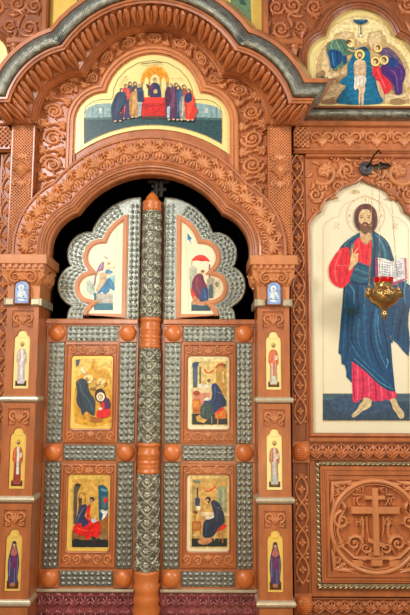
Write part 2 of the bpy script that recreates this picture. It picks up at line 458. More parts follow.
# ================================================================== the setting
fl = MB(); fl.box(-3.2, 3.2, -6.0, 2.2, -.06, 0.0); struct(fl.build('floor', STONE))
ARCH = [(0, 260, 99), (60, 250, 52)]
COVE = [(0, 103.5, 78.5), (72, 118, 47)]
ICON = [(0, 101.8, 47.5), (48, 122, 29)]
ZT = Z(-60, .1)
zb = Z(196, .1, 150); ox = 104.0 * S(YD)
m = MB()
m.box(XC - 3.0, XC - ox - .02, .10, .22, 0, ZT); m.box(XC + ox + .02, XC + 3.0, .10, .22, 0, ZT)
m.box(XC - ox - .02, XC + ox + .02, .10, .22, Z(160, .1), ZT)
struct(m.build('wall_back', WOODD))
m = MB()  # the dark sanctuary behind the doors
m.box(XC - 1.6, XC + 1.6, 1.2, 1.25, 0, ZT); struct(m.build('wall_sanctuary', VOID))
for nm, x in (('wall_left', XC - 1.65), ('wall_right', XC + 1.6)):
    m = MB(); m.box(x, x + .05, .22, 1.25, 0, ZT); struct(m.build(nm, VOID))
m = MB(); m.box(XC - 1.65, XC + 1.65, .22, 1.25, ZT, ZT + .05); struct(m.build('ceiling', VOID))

# ================================================================== arched canopy over the tympanum
YS = -.17
def cove_ring(t, y, ends=True):
    r = ringat(COVE, y, t, 140, legrow=125)
    if not ends: return [(x, y, z) for x, z in r]
    e = (144 + .8 * t) * S(y, 110)
    z0 = r[0][1]; z1 = r[-1][1]
    L = [(XC - e, .10, z0), (XC - e, y, z0)]; Rr = [(XC + e, y, z1), (XC + e, .10, z1)]
    return L + [(x, y, z) for x, z in r] + Rr
can = thing('arch_canopy', 'great lobed wooden arch canopy with silver rim and leaf-carved cove above the doors', 'arch', (XC, 0, Z(125, YS)))
m = MB(); m.grid([cove_ring(t, y) for t, y in ((-.5, -.12), (-.5, -.165), (0.5, -.175), (1, -.20), (3, -.21), (5, -.22), (8.5, -.24), (12, -.262), (16, -.285), (20, -.315), (22, -.335), (22.2, -.36), (25, -.365), (25.5, -.375), (27.5, -.375), (28, -.36))], False)
m.build('cove', WOOD, can)
m = MB()
pr = [(27.6, -.355)] + [(35.3 - 7.7 * math.cos(a), -.355 - .052 * math.sin(a)) for a in [PI * i / 8 for i in range(1, 8)]] + [(43, -.355)]
m.grid([cove_ring(t, y) for t, y in pr], True); rim = m.build('silver_rim', SILD, can)
m = MB(); pr2 = [(30.0, -.386), (32.5, -.3985), (35.3, -.4045), (38.1, -.3985), (40.6, -.386)]
lines_ = [cove_ring(t, y)[1:-1] for t, y in pr2]
def resample(L, st_):
    out = [L[0]]; acc = 0
    for p, q in zip(L, L[1:]):
        d = (Vector(q) - Vector(p)).length; k = max(1, round(d / st_))
        for i in range(1, k + 1): out.append(tuple(Vector(p).lerp(Vector(q), i / k)))
    return out
ks = []
for i in range(len(lines_[0]) - 1):
    d = (Vector(lines_[2][i]) - Vector(lines_[2][i + 1])).length; k = max(1, round(d / .014))
    for j in range(k):
        f = (j + .5) / k; m.tube([tuple(Vector(l[i]).lerp(Vector(l[i + 1]), f)) for l in lines_], .0048, 5)
m.build('reeding', SILV, rim)
m = MB(); m.grid([cove_ring(t, y) for t, y in ((43, -.345), (43.3, -.37), (47, -.375), (47.5, -.345), (47.5, .09))], False); m.build('top_moulding', WOOD, can)
m = MB(); m.grid([cove_ring(t, y, False) for t, y in ((-7, -.06), (-7, -.10), (-6, -.115), (-4.5, -.115), (-4, -.13), (-2.5, -.14), (-2, -.155), (-.5, -.165))], False)
m.build('inner_moulding', WOOD, can)
# leaves on the cove
m = MB()
A = [(p[0], p[2]) for p in cove_ring(2.5, -.20, False)]; B = [(p[0], p[2]) for p in cove_ring(21, -.20, False)]
mpA = cove_ring(1.6, -.212, False); mpB = cove_ring(21.8, -.325, False)
def make_map3(A, B, bulge=0.0):
    M = [Vector(a).lerp(Vector(b), .5) for a, b in zip(A, B)]; cum = [0]
    for p, q in zip(M, M[1:]): cum.append(cum[-1] + (q - p).length)
    def mp(u, v, h):
        u = max(0, min(cum[-1] - 1e-9, u)); lo = 0; hi = len(cum) - 1
        while hi - lo > 1:
            k = (lo + hi) // 2
            if cum[k] <= u: lo = k
            else: hi = k
        d = cum[lo + 1] - cum[lo]; f = (u - cum[lo]) / d if d > 0 else 0; g = (v + 1) / 2
        a = Vector(A[lo]).lerp(Vector(A[lo + 1]), f); b = Vector(B[lo]).lerp(Vector(B[lo + 1]), f)
        p = a.lerp(b, g); dv = b - a; n = Vector((-dv.x, 0, -dv.z)).normalized()
        nn = (Vector((0, -1, 0)) * (abs(dv.x) + abs(dv.z)) + n * abs(dv.y)).normalized()
        return tuple(p + nn * (h - bulge * (1 - v * v)))
    return mp, cum[-1]
def cove_leaves(m, A, B, pitch, ulo=0, uhi=None, b=.085):
    mp, L = make_map3(A, B); uhi = uhi or L; n = max(1, round((uhi - ulo) / pitch)); p = (uhi - ulo) / n
    mq = lambda u, v, h: mp(u, v / b, h)
    for i in range(n):
        c = ulo + (i + .5) * p
        for s_ in (-1, 1):     # fat acanthus halves turned outwards at the tip
            pts = [(c + s_ * p * q, v * b) for q, v in ((.07, -.95), (.16, -.6), (.24, -.1), (.26, .35), (.22, .72), (.14, .95))]
            ridge(m, pts, [p * .10, p * .20, p * .25, p * .25, p * .22, p * .10], .034, mq, .75)
            bud(m, c + s_ * p * .25, .62 * b, p * .16, .048, mq); bud(m, c + s_ * p * .36, .1 * b, p * .09, .034, mq); bud(m, c + s_ * p * .30, -.4 * b, p * .09, .034, mq)
        ridge(m, [(c, -.9 * b), (c, -.2 * b), (c, .3 * b), (c, .6 * b)], [p * .03, p * .05, p * .05, p * .02], .044, mq)
cove_leaves(m, mpA, mpB, .100)
def cr3(t, y):
    r = cove_ring(t, y); return r
for s_ in (0, 1):   # straight legs of the cove and the ends that turn back to the wall
    a_, b_ = cove_ring(1.6, -.212), cove_ring(21.8, -.325)
    if s_ == 0: A3, B3 = [a_[1], a_[2]], [b_[1], b_[2]]; A4, B4 = [a_[0], a_[1]], [b_[0], b_[1]]
    else: A3, B3 = [a_[-3], a_[-2]], [b_[-3], b_[-2]]; A4, B4 = [a_[-2], a_[-1]], [b_[-2], b_[-1]]
    cove_leaves(m, A3, B3, .09)
m.build('leaf_carving', WOOD, can)

# ================================================================== tympanum board, its scrollwork
tym = thing('tympanum', 'carved wooden tympanum panel with open scrollwork around the gathering icon', 'carved panel', (XC, 0, Z(255, -.1)))
YF = -.07
outer = ringat(COVE, YF, 0, 140, zrow=256); inner = ringat(ARCH, YF, -4, 300, zrow=256)
m = MB(); m.prism([outer + inner[::-1]], YF, .09); m.build('board', WOOD, tym)
m = MB(); rr = lambda t, y: [(x, y, z) for x, z in ringat(ICON, y, t, 150, zrow=175)]
m.grid([rr(t, y) for t, y in ((9.5, YF), (9, YF - .03), (8, YF - .04), (6, YF - .04), (5.5, YF - .028), (4.2, YF - .028), (3.8, YF - .04), (2.2, YF - .04), (1.6, YF - .02), (0, YF - .02), (0, YF))], False)
m.build('icon_moulding', WOODL, tym)
m = MB()
A = ringat(ICON, YF, 9.5, 150, zrow=205); B = ringat(COVE, YF, -7, 140, zrow=205)
mp, L = band_map(A, B, YF, YF); b = 11.5 * P7
n = 17; p = L / n
for i in range(n):
    u = (i + .5) * p; e = 1 if i < 3 or i > 13 else .82
    dd = 1 if i % 2 == 0 else -1
    mq = lambda uu, vv, h: mp(uu, vv / b, h)
    scroll(m, u, 0, b * .9 * e, b * .165, -dd * PI * .5, dd * 2.0, .021, mq, 6)
    for q in (-1, 1):
        palmette(m, u + p * .5, q * b * .98, -q * PI / 2, b * .8, .024, mq, 5, 2.4, .2)
        leaf(m, u + p * .5, 0, q * PI / 2, b * .8, b * .17, .026, mq, .5)
m.build('scroll_carving', WOODL, tym)

# ================================================================== door arch
arc = thing('door_arch', 'lobed wooden door arch carved with shells and leaves resting on the capitals', 'arch', (XC, 0, Z(255, -.2)))
YA = -.2
o1 = ringat(ARCH, YA, 24.5, 300, zrow=255.3); i1 = ringat(ARCH, YA, -1, 300, zrow=255.3)
m = MB(); m.prism([o1 + i1[::-1]], YA, -.072); m.build('arch_board', WOOD, arc)
m = MB(); rr = lambda t, y: [(x, y, z) for x, z in ringat(ARCH, YA, t, 300, zrow=255.3)]
m.grid([rr(t, y) for t, y in ((0, YA), (0, YA - .012), (-2, YA - .018), (-3, YA - .01), (-3.6, YA - .01), (-4.4, YA - .002), (-6, YA + .002), (-6.6, YA + .016), (-8, YA + .02), (-8.6, YA + .034), (-10.5, YA + .04), (-11.2, YA + .055), (-11.2, -.075))], False)
m.build('inner_moulding', WOOD, arc)
m = MB(); m.grid([rr(t, y) for t, y in ((22.6, YA), (22.8, YA - .012), (24.6, YA - .014), (25.2, YA - .004), (26.5, YA + .02), (26.5, -.08))], False)
m.build('outer_moulding', WOOD, arc)
m = MB(); A = ringat(ARCH, YA, .5, 300, zrow=255.3); B = ringat(ARCH, YA, 22.5, 300, zrow=255.3)
mp, L = band_map(A, B, YA, YA); b = 11 * P7; n = 19; p = L / n
mq = lambda uu, vv, h: mp(uu, vv / b, h)
for i in range(n):
    u = (i + .5) * p
    for k in range(7):
        a = PI / 2 + (k - 3) * .42
        leaf(m, u, -b * .35, a, b * (1.12 - .05 * abs(k - 3)), b * .19, .03, mq)
    bud(m, u, -b * .38, b * .24, .036, mq)
    for sg in (-1, 1):
        scroll(m, u + sg * b * .42, -b * .66, b * .26, b * .1, PI / 2, sg * 1.1, .016, mq, 0)
        leaf(m, u + sg * p * .30, -b * .9, PI / 2 - sg * .15, b * 1.1, b * .16, .013, mq)
    palmette(m, u + p * .5, b * .9, -PI / 2, b * .8, .015, mq, 3, 1.4, .2); bud(m, u + p * .5, b * .05, b * .16, .02, mq)
    palmette(m, u + p * .5, -b * .1, -PI / 2, b * .75, .015, mq, 3, 1.5, .2)
m.build('shell_carving', WOODL, arc)

# ================================================================== lattice strips above the capitals
def lattice_strip(s, label):
    y = YS; X0, X1 = XC + s * 117.5 * S(y, 190), XC + s * 141.5 * S(y, 190)
    x0, x1 = min(X0, X1), max(X0, X1); z0, z1 = Z(255, y), Z(124.5, y)
    t = thing('lattice_strip', label, 'carved strip', ((x0 + x1) / 2, 0, z0), 'lattice strips above the capitals')
    m = MB(); m.box(x0, x1, y + .012, .098, z0, z1)
    f = .016
    m.bevbox(x0, x0 + f, y, y + .02, z0, z1, .004); m.bevbox(x1 - f, x1, y, y + .02, z0, z1, .004)
    m.bevbox(x0, x1, y, y + .02, z1 - f, z1, .003)
    m.build('board', WOOD, t)
    m = MB(); mp = flat(y + .012)
    lattice(m, x0 + f, x1 - f, z0 + .01, z1 - f, .0215, .0042, .011, mp)
    m.build('lattice', WOODL, t)
    m = MB(); cx = (x0 + x1) / 2; cz = Z(170.5, y); wx = (x1 - x0) * .40
    mp = flat(y + .001)
    pts = []
    for i in range(16):
        a = 2 * PI * i / 16; r = 1.0 if i % 4 == 0 else (.62 if i % 2 else .62)
        pts.append((cx + wx * r * math.cos(a), cz + wx * 1.1 * r * math.sin(a)))
    top = [(p[0] * .3 + cx * .7, y - .045, p[1] * .3 + cz * .7) for p in pts]
    m.grid([[(p[0], y + .012, p[1]) for p in pts], [(cx + (p[0] - cx) * .9, y - .02, cz + (p[1] - cz) * .9) for p in pts], top, [(cx, y - .05, cz)] * 16], False, True)
    for q in (-1, 1):
        for r in (-1, 1): scroll(m, cx + q * wx * .62, cz + r * wx * 1.35, wx * .34, wx * .12, r * PI / 2, q * 1.3, .012, mp, 2)
        palmette(m, cx, cz + q * wx * 1.2, q * PI / 2, wx * .9, .012, mp, 5, 2.0)
    m.build('diamond_boss', WOODL, t)
    m = MB(); e = .012
    m.bevbox(x0 - e, x1 + e, y - .02, .098, z1, z1 + .018, .006); m.build('cap_moulding', WOOD, t)
    return t
lattice_strip(-1, 'upright strip of wooden latticework with diamond boss, above the capital left of the doors')
lattice_strip(1, 'upright strip of wooden latticework with diamond boss, above the capital right of the doors')

# ================================================================== pilasters with capitals
YP = -.2
def PXs(a, s, y=YP): return XC + s * a * S(y)
ROWS = [(306, 311, 329, 331, 389, 396.5, 402.5), (403, 409, 427, 428.5, 489.5, 496.5, 503), (504, 510.5, 528, 530, 592, 600, 607)]
SPEC = {}
def icon_shape(x0, x1, z0, z1):
    """narrow panel with a three-lobed head"""
    w_ = x1 - x0; c = (x0 + x1) / 2; sh = z1 - w_ * .62
    pts = [(x0, z0), (x1, z0), (x1, sh)]
    pts += [(c + w_ * .5 * q, sh + w_ * r) for q, r in ((.96, .12), (.86, .22), (.70, .27), (.62, .28), (.58, .40), (.46, .52), (.25, .60), (0, .62))]
    pts += [(c - w_ * .5 * q, sh + w_ * r) for q, r in ((.25, .60), (.46, .52), (.58, .40), (.62, .28), (.70, .27), (.86, .22), (.96, .12))]
    return pts + [(x0, sh)]
def pilaster(s, label):
    x0, x1 = sorted((PXs(111.3, s), PXs(143.5, s)))
    t = thing('pilaster', label, 'pilaster', ((x0 + x1) / 2, 0, 0), 'pilasters beside the royal doors')
    m = MB(); ztop = Z(300, YP, 150); m.box(x0 + .001, x1 - .001, YP + .012, .098, 0, ztop); m.build('shaft', WOOD, t)
    cx = PXs(127.2, s)
    hw = 7.6 * S(YP)
    for k, (ra, rb, rc, rd, re, rf, rg) in enumerate(ROWS):
        zt, zbm = Z(ra, YP, 150), Z(rf, YP, 150)
        m = MB(); ish = icon_shape(cx - hw - .004, cx + hw + .004, Z(re, YP, 150) - .004, Z(rd, YP, 150) + .004)
        m.prism([rect_loop(x0, x1, zbm, zt), rect_loop(cx - 10.8 * S(YP), cx + 10.8 * S(YP), Z(rc, YP, 150), Z(rb, YP, 150)), ish[::-1]], YP, YP + .02)
        m.build('panel_frame', WOOD, t)
        m = MB(); mp = flat(YP + .012); zc = (Z(rb, YP, 150) + Z(rc, YP, 150)) / 2; r = 4.9 * S(YP)
        for q in (-1, 1):
            scroll(m, cx + q * r * 1.12, zc + r * .45, r * .98, r * .26, -PI / 2, q * 1.35, .016, mp, 4)
            scroll(m, cx + q * r * 1.5, zc - r * .95, r * .6, r * .2, PI / 2, q * 1.2, .015, mp, 3)
        palmette(m, cx, zc - r * .7, PI / 2, r * 1.9, .014, mp, 5, 1.4, .13)
        m.build('scroll_carving', WOODL, t)
        m = MB()
        zz0, zz1 = Z(rg, YP, 150), Z(rf, YP, 150); h = zz1 - zz0; e = .018
        rows = []
        for q, (dz, dx) in enumerate([(0, 0), (.04, .6), (.25, 1), (.5, 1.15), (.75, 1), (.9, .7), (1, 0)]):
            zz = zz0 + h * dz; d = e * dx
            rows.append([(x0 - d, -.06, zz), (x0 - d, YP - d, zz), (x1 + d, YP - d, zz), (x1 + d, -.06, zz)])
        m.grid(rows, False); m.build('ledge', LEDGE, t)
        SPEC[(s, k)] = (cx, hw, Z(re, YP, 150), Z(rd, YP, 150))
    # plinth
    m = MB(); m.bevbox(x0 - .012, x1 + .012, YP - .015, .098, 0, Z(640, YP), .006); m.box(x0, x1, YP, .09, Z(640, YP), Z(607, YP, 150)); m.build('base', WOOD, t)
    # capital
    cp = MB(); yc = -.2; zr = lambda r: Z(r, -.25, 150); c2 = (x0 + x1) / 2
    rows = []
    for row, g in ((306.5, -.004), (304, .002), (300, .0), (285, .003), (282, .012), (276, .024), (270, .036), (269, .036)):
        zz = zr(row); rows.append([(x0 - g, .098, zz), (x0 - g, YP - g, zz), (x1 + g, YP - g, zz), (x1 + g, .098, zz)])
    cp.grid(rows, False)
    g = .038; cp.bevbox(x0 - g, x1 + g, YP - g, .098, zr(269), zr(264.3), .002)
    g = .055; cp.bevbox(x0 - g, x1 + g, YP - g, .098, zr(264.3), zr(254.6), .005)
    cap = cp.build('capital', WOODL, t)
    m = MB(); gg = .042; nd = 7
    for i in range(nd):
        u = x0 - gg + (x1 - x0 + 2 * gg) * (i + .5) / nd
        m.bevbox(u - .011, u + .011, YP - gg - .012, YP - gg + .01, zr(268.3), zr(264.4), .003)
    m.build('dentils', WOODL, cap)
    m = MB()
    def mpc(u, v, h):  # front of the bell, leaning forward as it rises
        f = max(0, min(1, (v - zr(285)) / (zr(269) - zr(285)))); return (u, YP - .003 - .034 * f - h, v)
    R_ = 7.0 * S(YP); zc = zr(276.5)
    for q in (-1, 1):
        ridge(m, [(c2 + q * .004, zr(271)), (c2 + q * R_ * .5, zr(271.5)), (c2 + q * R_ * 1.2, zr(270.5)), (c2 + q * R_ * 2.4, zr(270.5))], .006, .01, mpc)
        scroll(m, c2 + q * R_ * 1.12, zc - R_ * .1, R_ * .95, R_ * .22, PI / 2, -q * 1.7, .02, mpc, 3)
        leaf(m, c2 + q * R_ * 2.0, zr(285), PI / 2 - q * .25, R_ * 2.0, R_ * .25, .016, mpc, -q * .4)
    palmette(m, c2, zr(281), PI / 2, R_ * 1.2, .018, mpc, 5, 1.6, .16)
    m.build('scroll_carving', WOODL, cap)
    # side scrolls facing the doorway
    m = MB(); xi = (x1 if s < 0 else x0); dirx = 1 if s < 0 else -1
    for q in (0, 1):
        def mps(u, v, h):
            f = max(0, min(1, (v - zr(285)) / (zr(269) - zr(285)))); return (xi + dirx * (.003 + .034 * f + h), YP + .02 + u, v)
        scroll(m, .06 + q * .12, zc, .046, .011, PI / 2, (1 if q else -1) * 1.6, .018, mps, 3)
    m.build('side_carving', WOODL, cap)
    m = MB()
    for q in (-1, 1):
        xa = c2 + q * 17.8 * S(YP); xb = c2 + q * 8.0 * S(YP)
        za, zb_ = Z(306.3, YP, 150), Z(299, YP, 150)
        m.bevbox(xa, xb, YP - .028, YP + .02, za, zb_, .008)
    m.bevbox(x0 - .02, x0 + .004, YP - .02, .098, Z(306.3, YP, 150), Z(299, YP, 150), .006)
    m.bevbox(x1 - .004, x1 + .02, YP - .02, .098, Z(306.3, YP, 150), Z(299, YP, 150), .006)
    m.build('metal_collar', LEDGE, t)
    # enamel plaque
    hw2 = 7.4 * S(YP); za, zc_ = Z(304.5, -.24, 150), Z(281, -.24, 150)
    pts = [(c2 - hw2, za), (c2 + hw2, za)] + [(c2 + hw2 * math.cos(PI * i / 12), zc_ - hw2 * .8 + hw2 * .8 * math.sin(PI * i / 12)) for i in range(13)]
    m = MB(); m.prism([pts], YP - .045, YP + .01)
    loops_sweep(m, pts, [(-.002, YP - .03), (-.002, YP - .050), (.002, YP - .053), (.004, YP - .045)])
    pl = m.build('plaque', WOODD, t)
    P = Paint(YP - .0452); q = lambda x, z: (x, z)
    ax = W(0, 0, 0)
    def inv(x, z, y=YP - .045):
        v = Vector((x, y + DIST, z - CAMZ)); k = v.dot(FW); return (205 + FPX * v.dot(RT) / k, 307.5 - FPX * v.dot(UP) / k)
    inn = [inv(c2 + (a - c2) * .90, za + (z_ - za) * .92 + .006) for a, z_ in pts]
    P.poly(inn, (140, 168, 214)); cxp, czp = inv(c2, (za + zc_) / 2)
    P.poly([(cxp - 4.6, czp + 8), (cxp - 4.2, czp + 1), (cxp - 2, czp - 3), (cxp + 1, czp - 3), (cxp + 3.6, czp), (cxp + 4.6, czp + 8)], (190, 210, 226), 3)
    P.poly([(cxp - 3.4, czp + 8), (cxp - 3.4, czp + 2), (cxp - .6, czp), (cxp + .6, czp + 8)], (222, 228, 204)); P.ell(cxp - .6, czp - 4.6, 3.0, 3.0, (222, 230, 220)); P.ell(cxp - .6, czp - 4.4, 1.3, 1.6, (170, 180, 176)); P.ell(cxp + 2.2, czp + .4, 1.5, 1.6, (226, 230, 210))
    for q_ in ((-2.6, 5.5), (1.6, 4.2), (3, 7), (-4, -3), (3.4, -5.5), (2.6, -2)): P.ell(cxp + q_[0], czp + q_[1], .9, .8, (96, 128, 190))
    P.line([(cxp - 4.8, czp + 6), (cxp + 4.8, czp + 6.4)], .7, (96, 126, 184))
    P.build(pl, 'enamel')
    return t
pilaster(-1, 'tall wooden pilaster with scroll capital and metal ledges, left of the double doors')
pilaster(1, 'tall wooden pilaster with scroll capital and metal ledges, right of the double doors')

# ================================================================== royal doors
SA = S(YD, 400)
ZA = lambda row: Z(row, YD, 150)
OUT = [(12, 249, 50.5), (63, 254, 21), (72, 286, 21), (66, 318, 17)]
INN = [(12, 252, 39), (50, 258, 18.5), (60, 288, 16.5), (50, 318, 18)]
def half_ring(circ, t, amin, s, y, zrow=323, keep=False):
    r = ringat(circ, y, t, 292, zrow=zrow); k = len(r) // 2; r = r[k:]
    xm = XC + amin * S(y, 260); out = []
    for i in range(len(r) - 1):
        if r[i][0] < xm <= r[i + 1][0] and not out:
            f = (xm - r[i][0]) / (r[i + 1][0] - r[i][0]); out.append((xm, r[i][1] + (r[i + 1][1] - r[i][1]) * f))
        if out: out.append(r[i + 1])
    if keep:   # same number of points whatever was cut away
        out = [out[0]] * (len(r) - len(out)) + out
    return [(x if s > 0 else MX(x), z) for x, z in out]
def dedupe(p):
    out = []
    for q in p:
        if not out or math.hypot(q[0] - out[-1][0], q[1] - out[-1][1]) > 1e-5: out.append(q)
    return out
def AXs(a, s): return XC + s * a * SA
def leafdoor(s, label):
    t = thing('royal_door', label, 'door', (XC + s * 58 * SA, YD, 0), 'pair of royal doors')
    yb, yf = .075, .03
    m = MB(); m.box(AXs(12.5, s), AXs(105, s), yf, yb, .03, ZA(322)); m.box(AXs(.4, s), AXs(13.2, s), .069, .09, .03, ZA(201)); m.build('door_board', WOOD, t)
    up = dedupe(half_ring(OUT, 0, 12.5, s, YD)); xa = up[0][0]
    inn = dedupe(half_ring(INN, 0, 24.5, s, YD, 319)); xi = inn[0][0]
    innl = inn + [(xi, inn[-1][1])]
    outl = up + [(xa, up[-1][1])]
    lp = outl if s < 0 else outl[::-1]
    m = MB(); m.prism([outl, innl], yf, yb); m.build('arched_plate', SILV, t)
    m = MB(); m.tube([(x, yf + .008, z) for x, z in up], .010, 8); m.tube([(xa, yf - .004, z) for z in (up[0][1], up[-1][1])], .007, 6)
    m.build('rim', SILD, t)
    # embossed filigree on the arched plate
    m = MB(); A = half_ring(OUT, -1.2, 24, s, YD, 321, True); B = half_ring(INN, 1.2, 24, s, YD, 321, True)
    mp, L = band_map(A, B, yf, yf); nu = int(L / (5.2 * P7))
    studs(m, L * .05, L, -1, 1, nu, 3, .009, mp)
    x0, x1 = sorted((AXs(13.8, s), AXs(23.4, s))); studs(m, x0, x1, ZA(320), ZA(204), 2, 21, .009, flat(yf))
    m.build('filigree', SILV, t)
    # wooden frame of the upper icon
    def inset_frame(d):
        q = inset(innl, d * P7); lim = 24.5 * S(YD, 260) + d * P7
        aa = [((x - XC) * s, z) for x, z in q]
        core = [p for p in aa if p[0] > lim + .001]
        if core[0][1] < core[-1][1]: core = core[::-1]      # from the tip downwards
        tip = core[0]; nx_ = core[1]; f = (tip[0] - lim) / (nx_[0] - tip[0]); core = [(lim, tip[1] + (tip[1] - nx_[1]) * f)] + core + [(lim, core[-1][1])]
        return [(XC + s * x, z) for x, z in core]
    in2 = inset_frame(5.0); in3 = inset_frame(1.2); in4 = inset_frame(3.8)
    m = MB(); m.prism([innl, in2], yf - .010, yf + .02); m.prism([in3, in4], yf - .017, yf - .009); fr = m.build('icon_frame', WOODL, t)
    m = MB(); m.prism([in2], yf - .002, yf + .02); ic = m.build('upper_icon', GOLD, t)
    # cornice between the upper and lower part
    m = MB(); m.bevbox(AXs(12.3, s), AXs(105.5, s), yf - .035, yf + .02, ZA(325), ZA(319.6), .006); m.bevbox(AXs(12.3, s), AXs(105.5, s), yf - .022, yf + .02, ZA(326.5), ZA(325), .002); m.build('cornice', WOOD, t)
    # rails, stiles, bosses
    for r, row in enumerate((333.4, 452.4, 578)):
        for a in (22.8, 94.4):
            x0, x1 = sorted((AXs(a - 9.2, s), AXs(a + 9.2, s)))
            m = MB(); m.bevbox(x0, x1, yf - .012, yf + .01, ZA(row + 9.3), ZA(row - 9), .004); bl = m.build('corner_block', WOOD, t)
            m = MB(); m.dome((x0 + x1) / 2, yf - .010, ZA(row), 8.6 * SA, .036, 24, 8); m.build('boss', KNOB, bl)
        x0, x1 = sorted((AXs(33, s), AXs(84.3, s))); z0, z1 = ZA(row + 8), ZA(row - 7.5)
        m = MB(); m.bevbox(x0, x1, yf - .008, yf + .01, z0, z1, .004); studs(m, x0 + .004, x1 - .004, z0 + .004, z1 - .004, 9, 3, .010, flat(yf - .008)); m.build('filigree_rail', SILV, t)
    for a0, a1 in ((14.6, 30.6), (86.3, 102)):
        for r0, r1 in ((342.8, 443), (462, 568.3)):
            x0, x1 = sorted((AXs(a0, s), AXs(a1, s))); z0, z1 = ZA(r1), ZA(r0)
            m = MB(); m.bevbox(x0, x1, yf - .008, yf + .01, z0, z1, .004); studs(m, x0 + .004, x1 - .004, z0 + .003, z1 - .003, 3, 17, .011, flat(yf - .008)); m.build('filigree_stile', SILV, t)
    # panels with icons
    for k, (r0, r1, i0, i1) in enumerate(((343.2, 442.3, 356, 429), (463.5, 566.5, 474.3, 551))):
        x0, x1 = sorted((AXs(31.8, s), AXs(85.5, s))); z0, z1 = ZA(r1), ZA(r0)
        m = MB(); c = AXs(58.3, s); hw = 20.6 * SA
        hole = round_rect(c - hw, c + hw, ZA(i1), ZA(i0), .022)
        m.prism([rect_loop(x0, x1, z0, z1), hole], yf - .006, yf + .01)
        loops_sweep(m, rect_loop(x0, x1, z0, z1), [(0, yf), (0, yf - .016), (.012, yf - .018), (.020, yf - .006)])
        loops_sweep(m, hole, [(-.012, yf - .006), (-.008, yf - .016), (-.002, yf - .014), (0, yf + .002)])
        pn = m.build('icon_panel', WOOD, t)
        m = MB(); mp = flat(yf - .006)
        for zc, up_ in (((z1 + ZA(i0)) / 2 - .004, 1), ((z0 + ZA(i1)) / 2 + .002, -1)):
            r = 4.4 * SA
            for q in (-2.05, -1.02, 0, 1.02, 2.05):
                d = 1 if q > 0 else -1
                if abs(q) < .1: palmette(m, c, zc - up_ * r * .8, up_ * PI / 2, r * 1.7, .012, mp, 5, 1.8); continue
                scroll(m, c + q * r * 2.25, zc, r, r * .24, up_ * PI / 2, d * up_ * 1.5, .012, mp, 3)
        m.build('scroll_carving', WOODL, pn)
        m = MB(); m.prism([round_rect(c - hw + .001, c + hw - .001, ZA(i1) + .001, ZA(i0) - .001, .021)], yf - .001, yf + .02); SPEC[('door', s, k)] = m.build('icon_board', GOLDY if s < 0 else GOLD, pn)
        SPEC[('doorc', s, k)] = (c, hw)
    SPEC[('upper', s)] = ic
    m = MB(); x0, x1 = sorted((AXs(12.5, s), AXs(105.5, s))); m.bevbox(x0, x1, yf - .03, yf + .01, ZA(591), ZA(588), .005); m.build('metal_sill', LEDGE, t)
    # lower carved panel
    m = MB(); m.box(x0, x1, yf - .006, yf + .005, .04, ZA(591)); mp = flat(yf - .006); n = 9; p = (x1 - x0) / n
    for i in range(n):
        for j in range(3):
            cx = x0 + p * (i + .5); cz = ZA(601) - j * p * 1.5
            if cz < .12: continue
            palmette(m, cx, cz - p * .35, PI / 2, p * .95, .018, mp, 5, 1.8, .16); palmette(m, cx + p * .5 if i < n - 1 else cx, cz + p * .8, -PI / 2, p * .7, .014, mp, 3, 1.4, .18)
    m.build('lower_panel', PURP, t)
    return t
leafdoor(-1, 'left arched royal door with silver filigree and icon of two figures on gold')
leafdoor(1, 'right arched royal door with silver filigree, its icons showing figures writing indoors')

# centre half column
t = thing('door_column', 'slender turned column with silver filigree sleeves covering the seam of the doors', 'column', (XC, .0, 0))
yc = -.012
def col_r(row): return (7.9 + (row - 200) / 400 * 3.0) * SA
seg = []
def colpart(name, mt_, prof, par=None):
    m = MB(); m.lathe(XC, yc, [(r, ZA(row)) for row, r in prof], 28); return m.build(name, mt_, t)
colpart('finial', KNOB, [(214, .058), (213, .066), (210, .068), (208, .062), (207, .066), (204, .066), (203, .05), (200, .045), (196, .022), (194, .0)])
for nm, (a, b) in (('filigree_sleeve', (214, 318.5)), ('filigree_sleeve', (349, 441.5)), ('filigree_sleeve', (472, 567))):
    m = MB(); m.lathe(XC, yc, [(col_r(b), ZA(b)), (col_r(a), ZA(a))], 28); sl = m.build(nm, SILD, t); m = MB()
    hgt = ZA(a) - ZA(b); nv = round(hgt / .085)
    def mpc(u, v, h):
        rr_ = col_r(b + (a - b) * v / hgt) + h; an = -PI / 2 + u; return (XC + rr_ * math.cos(an), yc + rr_ * math.sin(an), ZA(b) + v)
    for j in range(nv):
        vc = hgt * (j + .5) / nv; dv = hgt / nv
        for q in (-1.0, 0, 1.0):
            # figure-of-eight straps and flowers; u is an angle, so scale it
            mq = lambda u, v, h, q=q, vc=vc: mpc(q * 1.05 + u / .066, vc + v, h)
            rosette(m, 0, 0, dv * .27, .010, mq, 6, 0, .34)
            for e in (-1, 1):
                ridge(m, [(e * .030 * math.sin(PI * k / 8), -dv * .5 + dv * k / 8) for k in range(9)], .0042, .010, mq)
                bud(m, e * .031, dv * .45, .008, .009, mq); leaf(m, 0, dv * .5 * e, -e * PI / 2 + .5, dv * .24, .006, .009, mq); leaf(m, 0, dv * .5 * e, -e * PI / 2 - .5, dv * .24, .006, .009, mq)
                leaf(m, e * .034, 0, PI / 2, dv * .24, .005, .008, mq); leaf(m, e * .034, 0, -PI / 2, dv * .24, .005, .008, mq)
    m.build('strapwork', SILR, sl)
